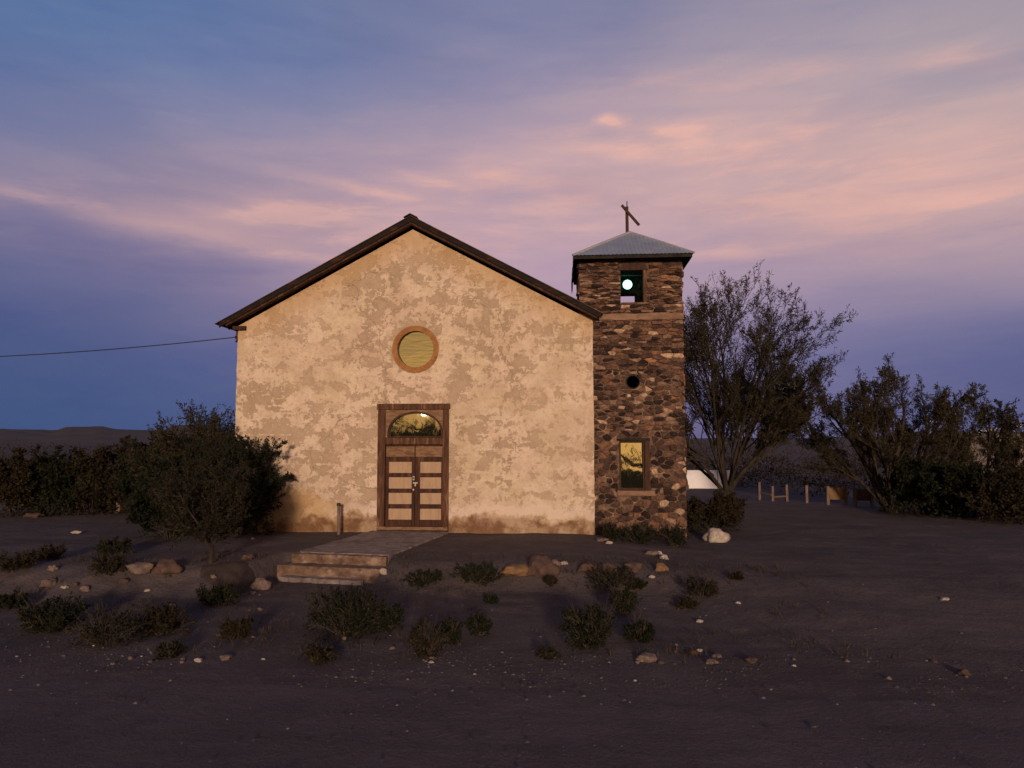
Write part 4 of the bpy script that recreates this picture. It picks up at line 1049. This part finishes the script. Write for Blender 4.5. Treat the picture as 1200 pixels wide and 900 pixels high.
# street lamp behind the viewer that glints in the fanlight
k = at_y(497, 484, .08); dr = (k - CAM); q = k + Vector((dr.x, -dr.y, dr.z)) * (46 / dr.y)
t = thing('street_lamp', 'street lamp whose warm glint shows in the fanlight', 'lamp', (q.x, q.y, gz(q.x, q.y)))
b = MB(); b.tube([(q.x + .9, q.y, gz(q.x, q.y) - .2), (q.x + .9, q.y, q.z + .3)], [.09, .06], 10); b.tube([(q.x + .9, q.y, q.z + .3), (q.x + .4, q.y, q.z + .42), (q.x, q.y, q.z + .2)], .035, 8); b.build('pole', MT['iron'], t)
b = MB(); b.sphere((q.x, q.y, q.z), .15, 12, 8); b.build('bulb', MT['warm_lamp'], t)
# cable to the left eave
A = Vector((WL - .075, .03, 5.06)); P1 = at_y(138, 408.5, 0); P2 = at_y(0, 417.5, 0)
def lag(x):
    xa, xb, xc = A.x, P1.x, P2.x
    return A.z * (x - xb) * (x - xc) / ((xa - xb) * (xa - xc)) + P1.z * (x - xa) * (x - xc) / ((xb - xa) * (xb - xc)) + P2.z * (x - xa) * (x - xb) / ((xc - xa) * (xc - xb))
b = MB(); b.tube([(x, .03, lag(x)) for x in [A.x - i * .8 for i in range(36)]], .013, 5)
tag(b.build('cable', MT['iron'], origin=tuple(A)), 'thin dark cable running from the left eave to the left', 'cable')

# ------------------------------------------------------------------ sky and sun
SUN_EL, SUN_AZ = math.radians(8.5), math.radians(180 - 9)     # azimuth from +Y towards +X
wd = bpy.data.worlds.new('World'); S.world = wd; wd.use_nodes = True
g = G(wd.node_tree)
dirv = g.n('ShaderNodeTexCoord').outputs['Generated']
warpn = g.n('ShaderNodeTexNoise', {'Vector': g.vscale(dirv, (1, 1, 3.0)), 'Scale': 2.6, 'Detail': 6, 'Roughness': .55}).outputs[1]
warp = g.n('ShaderNodeVectorMath', {0: warpn, 1: (.5, .5, .5)}, operation='SUBTRACT').outputs[0]
ZS = 1.7
st = g.n('ShaderNodeVectorMath', {0: g.vscale(g.vadd(dirv, g.vscale(warp, (.16, .16, .075))), (1, 1, ZS))}, operation='NORMALIZE').outputs[0]
def sdir(px, py): d = ray(px, py).normalized(); return d
def adir(az, el): az, el = math.radians(az), math.radians(el); return Vector((math.sin(az) * math.cos(el), math.cos(az) * math.cos(el), math.sin(el)))
AN = []
for px, py, c in ((0, 20, (88, 116, 172)), (250, 30, (103, 121, 174)), (600, 30, (124, 127, 174)), (900, 30, (148, 140, 174)), (1190, 30, (166, 152, 174)),
                  (40, 150, (106, 116, 168)), (330, 130, (126, 125, 174)), (620, 125, (156, 140, 178)), (900, 125, (178, 154, 178)), (1160, 120, (184, 158, 176)),
                  (20, 240, (140, 126, 164)), (160, 245, (176, 146, 164)), (300, 250, (190, 154, 168)), (440, 230, (186, 152, 174)), (650, 205, (210, 168, 178)), (860, 195, (218, 174, 178)), (1100, 215, (222, 178, 176)),
                  (20, 325, (80, 86, 140)), (100, 300, (118, 106, 156)), (200, 325, (128, 112, 158)), (380, 310, (160, 132, 170)), (620, 300, (186, 152, 182)), (880, 285, (212, 168, 182)), (1060, 270, (206, 164, 176)), (1190, 280, (186, 152, 172)),
                  (20, 400, (56, 76, 130)), (60, 350, (72, 82, 136)), (130, 390, (66, 80, 134)), (240, 390, (96, 96, 150)), (20, 490, (62, 82, 134)), (240, 480, (72, 86, 140)), (840, 355, (176, 146, 180)), (930, 345, (134, 122, 168)), (1020, 350, (104, 106, 160)), (1180, 350, (112, 110, 160)),
                  (1000, 400, (120, 108, 158)), (1190, 430, (76, 82, 136)), (1090, 440, (98, 94, 148)), (900, 460, (108, 98, 150)), (600, 450, (104, 98, 150))):
    AN.append((sdir(px, py), s2l((c[0] * (.985 if c[0] < 140 else 1), c[1] * 1.04, c[2] * .975)), 105))
for az, el, c, k in ((0, 50, (.085, .115, .26), 30), (0, 85, (.05, .07, .15), 8), (-75, 12, (.05, .07, .19), 24), (-75, 40, (.07, .10, .22), 16), (70, 12, (.12, .10, .22), 24), (70, 40, (.14, .13, .24), 16), (130, 6, (.5, .3, .2), 16), (-130, 6, (.5, .3, .2), 16),
                     (180, 38, (.10, .11, .18), 12), (180, 22, (.35, .27, .25), 16), (180, 10, (1.6, .98, .27), 26), (180, 3, (3.4, 1.75, .40), 40), (180, -20, (.05, .04, .04), 12), (0, -20, (.05, .04, .05), 12)):
    AN.append((adir(az, el), c, k))
acc = None; wsum = None
for d, c, k in AN:
    a = Vector((d.x, d.y, d.z * ZS)).normalized()
    dot = g.n('ShaderNodeVectorMath', {0: st, 1: tuple(a)}, operation='DOT_PRODUCT').outputs['Value']
    wgt = g.math('EXPONENT', g.math('MULTIPLY_ADD', dot, float(k), float(-k)))
    cv = g.n('ShaderNodeVectorMath', {0: tuple(c), 'Scale': wgt}, operation='SCALE').outputs[0]
    acc = cv if acc is None else g.vadd(acc, cv); wsum = wgt if wsum is None else g.math('ADD', wsum, wgt)
base = g.n('ShaderNodeVectorMath', {0: acc, 'Scale': g.math('DIVIDE', 1.0, wsum)}, operation='SCALE').outputs[0]
# thin streaked clouds catching the last light
rot = g.n('ShaderNodeMapping', {'Vector': dirv, 'Rotation': (0, math.radians(-5), 0), 'Scale': (1.1, 1.1, 6.0)}).outputs[0]
s1 = g.noise(rot, 2.3, 7, .58, .35); s2 = g.noise(g.vadd(rot, (3, 1, 7)), 5.5, 6, .6, .3)
wn = g.n('ShaderNodeTexNoise', {'Vector': g.vscale(dirv, (1, 1, 3.2)), 'Scale': 9.0, 'Detail': 6, 'Roughness': .6}).outputs[1]
dw = g.vadd(dirv, g.vscale(g.n('ShaderNodeVectorMath', {0: wn, 1: (.5, .5, .5)}, operation='SUBTRACT').outputs[0], (.07, .07, .022)))
def streak(px, py, L, T, tilt, amp):
    a = sdir(px, py); ux = (RT - UP * tilt).normalized(); uy = (UP + RT * tilt).normalized()
    v = g.n('ShaderNodeVectorMath', {0: dw, 1: tuple(a)}, operation='SUBTRACT').outputs[0]
    du = g.n('ShaderNodeVectorMath', {0: v, 1: tuple(ux * (850 / L))}, operation='DOT_PRODUCT').outputs['Value']
    dv = g.n('ShaderNodeVectorMath', {0: v, 1: tuple(uy * (850 / T))}, operation='DOT_PRODUCT').outputs['Value']
    q = g.math('ADD', g.math('MULTIPLY', du, du), g.math('MULTIPLY', dv, dv))
    fr = g.math('GREATER_THAN', g.n('ShaderNodeVectorMath', {0: dirv, 1: tuple(a)}, operation='DOT_PRODUCT').outputs['Value'], .3)
    return g.math('MULTIPLY', g.math('MULTIPLY', g.math('EXPONENT', g.math('MULTIPLY', q, -1.0)), float(amp)), fr)
mk = None
for q in ((285, 268, 150, 19, .04, .6), (370, 250, 80, 10, .0, .8), (185, 264, 85, 9, .14, .6), (310, 256, 60, 6, -.04, .6), (430, 225, 55, 7, .15, .6), (520, 218, 45, 6, .15, .4), (330, 292, 95, 12, .1, .35),
          (660, 212, 95, 10, .05, .75), (780, 236, 150, 12, .1, .45), (780, 182, 95, 13, .12, .75), (900, 165, 130, 20, .05, .5), (1000, 232, 200, 15, .0, .45), (1105, 229, 60, 8, -.05, .8), (1170, 218, 34, 9, -.3, .7), (1090, 190, 130, 26, .1, .5),
          (900, 215, 280, 60, .0, .30), (660, 235, 200, 38, .0, .22), (320, 262, 170, 34, .03, .25), (600, 285, 160, 14, .05, .3), (900, 280, 160, 22, .0, .4), (724, 141, 15, 7, .0, 1.0), (795, 156, 26, 6, .1, .8), (1115, 67, 30, 8, .05, .6), (1180, 76, 30, 8, .2, .35), (950, 80, 50, 7, .1, .35), (820, 100, 70, 12, .1, .25)):
    v = streak(*q); mk = v if mk is None else g.math('ADD', mk, v)
hi = g.math('MULTIPLY', mk, g.math('MULTIPLY_ADD', g.ramp(g.math('ADD', g.math('MULTIPLY', s1, .5), g.math('MULTIPLY', s2, .5)), .40, .62), .65, .35))
hi = g.math('MINIMUM', g.math('MULTIPLY', hi, 1.4), .85)
sky = g.mix(hi, base, s2l((228, 179, 168)))
s3 = g.noise(g.vadd(rot, (9, 4, 2)), 1.5, 6, .55, .4)
lo = g.math('MULTIPLY', g.ramp(s1, .54, .34), .38)
sky = g.mix(lo, sky, g.mix(1, sky, (.68, .76, .94), 'MULTIPLY'))
sky = g.mix(g.math('MULTIPLY', g.ramp(s3, .52, .36), .35), sky, g.mix(1, sky, (.66, .74, .90), 'MULTIPLY'))
sky = g.mix(g.math('MULTIPLY', g.ramp(s3, .50, .66), .5), sky, g.mix(1, sky, (1.24, 1.14, 1.02), 'MULTIPLY'))
lo2 = g.math('MULTIPLY', g.ramp(s2, .48, .70), .34)
sky = g.mix(lo2, sky, g.mix(1, sky, (1.22, 1.12, 1.0), 'MULTIPLY'))
nis = g.n('ShaderNodeTexSky', sky_type='NISHITA', sun_disc=False, sun_elevation=SUN_EL, sun_rotation=SUN_AZ)
bg1 = g.n('ShaderNodeBackground', {0: sky, 1: .97}); bg2 = g.n('ShaderNodeBackground', {0: nis.outputs[0], 1: .002})
ad = g.n('ShaderNodeAddShader', {0: bg1.outputs[0], 1: bg2.outputs[0]}); g.n('ShaderNodeOutputWorld', {0: ad.outputs[0]})
sl = bpy.data.lights.new('sun', 'SUN'); sun = bpy.data.objects.new('sun', sl); C.objects.link(sun)
sl.energy = 2.6; sl.angle = math.radians(5); sl.color = (1.0, .735, .52)
sd_ = Vector((math.sin(SUN_AZ) * math.cos(SUN_EL), math.cos(SUN_AZ) * math.cos(SUN_EL), math.sin(SUN_EL)))
sun.rotation_euler = sd_.to_track_quat('Z', 'Y').to_euler(); sun.location = (20, -40, 20)

S.render.engine = 'CYCLES'
S.view_settings.view_transform = 'Standard'; S.view_settings.look = 'None'; S.view_settings.exposure = 0; S.view_settings.gamma = 1
S.view_settings.use_curve_mapping = False
S.cycles.use_denoising = True
S.cycles.max_bounces = 5; S.cycles.diffuse_bounces = 3; S.cycles.glossy_bounces = 3; S.cycles.transmission_bounces = 2
S.cycles.sample_clamp_indirect = 4
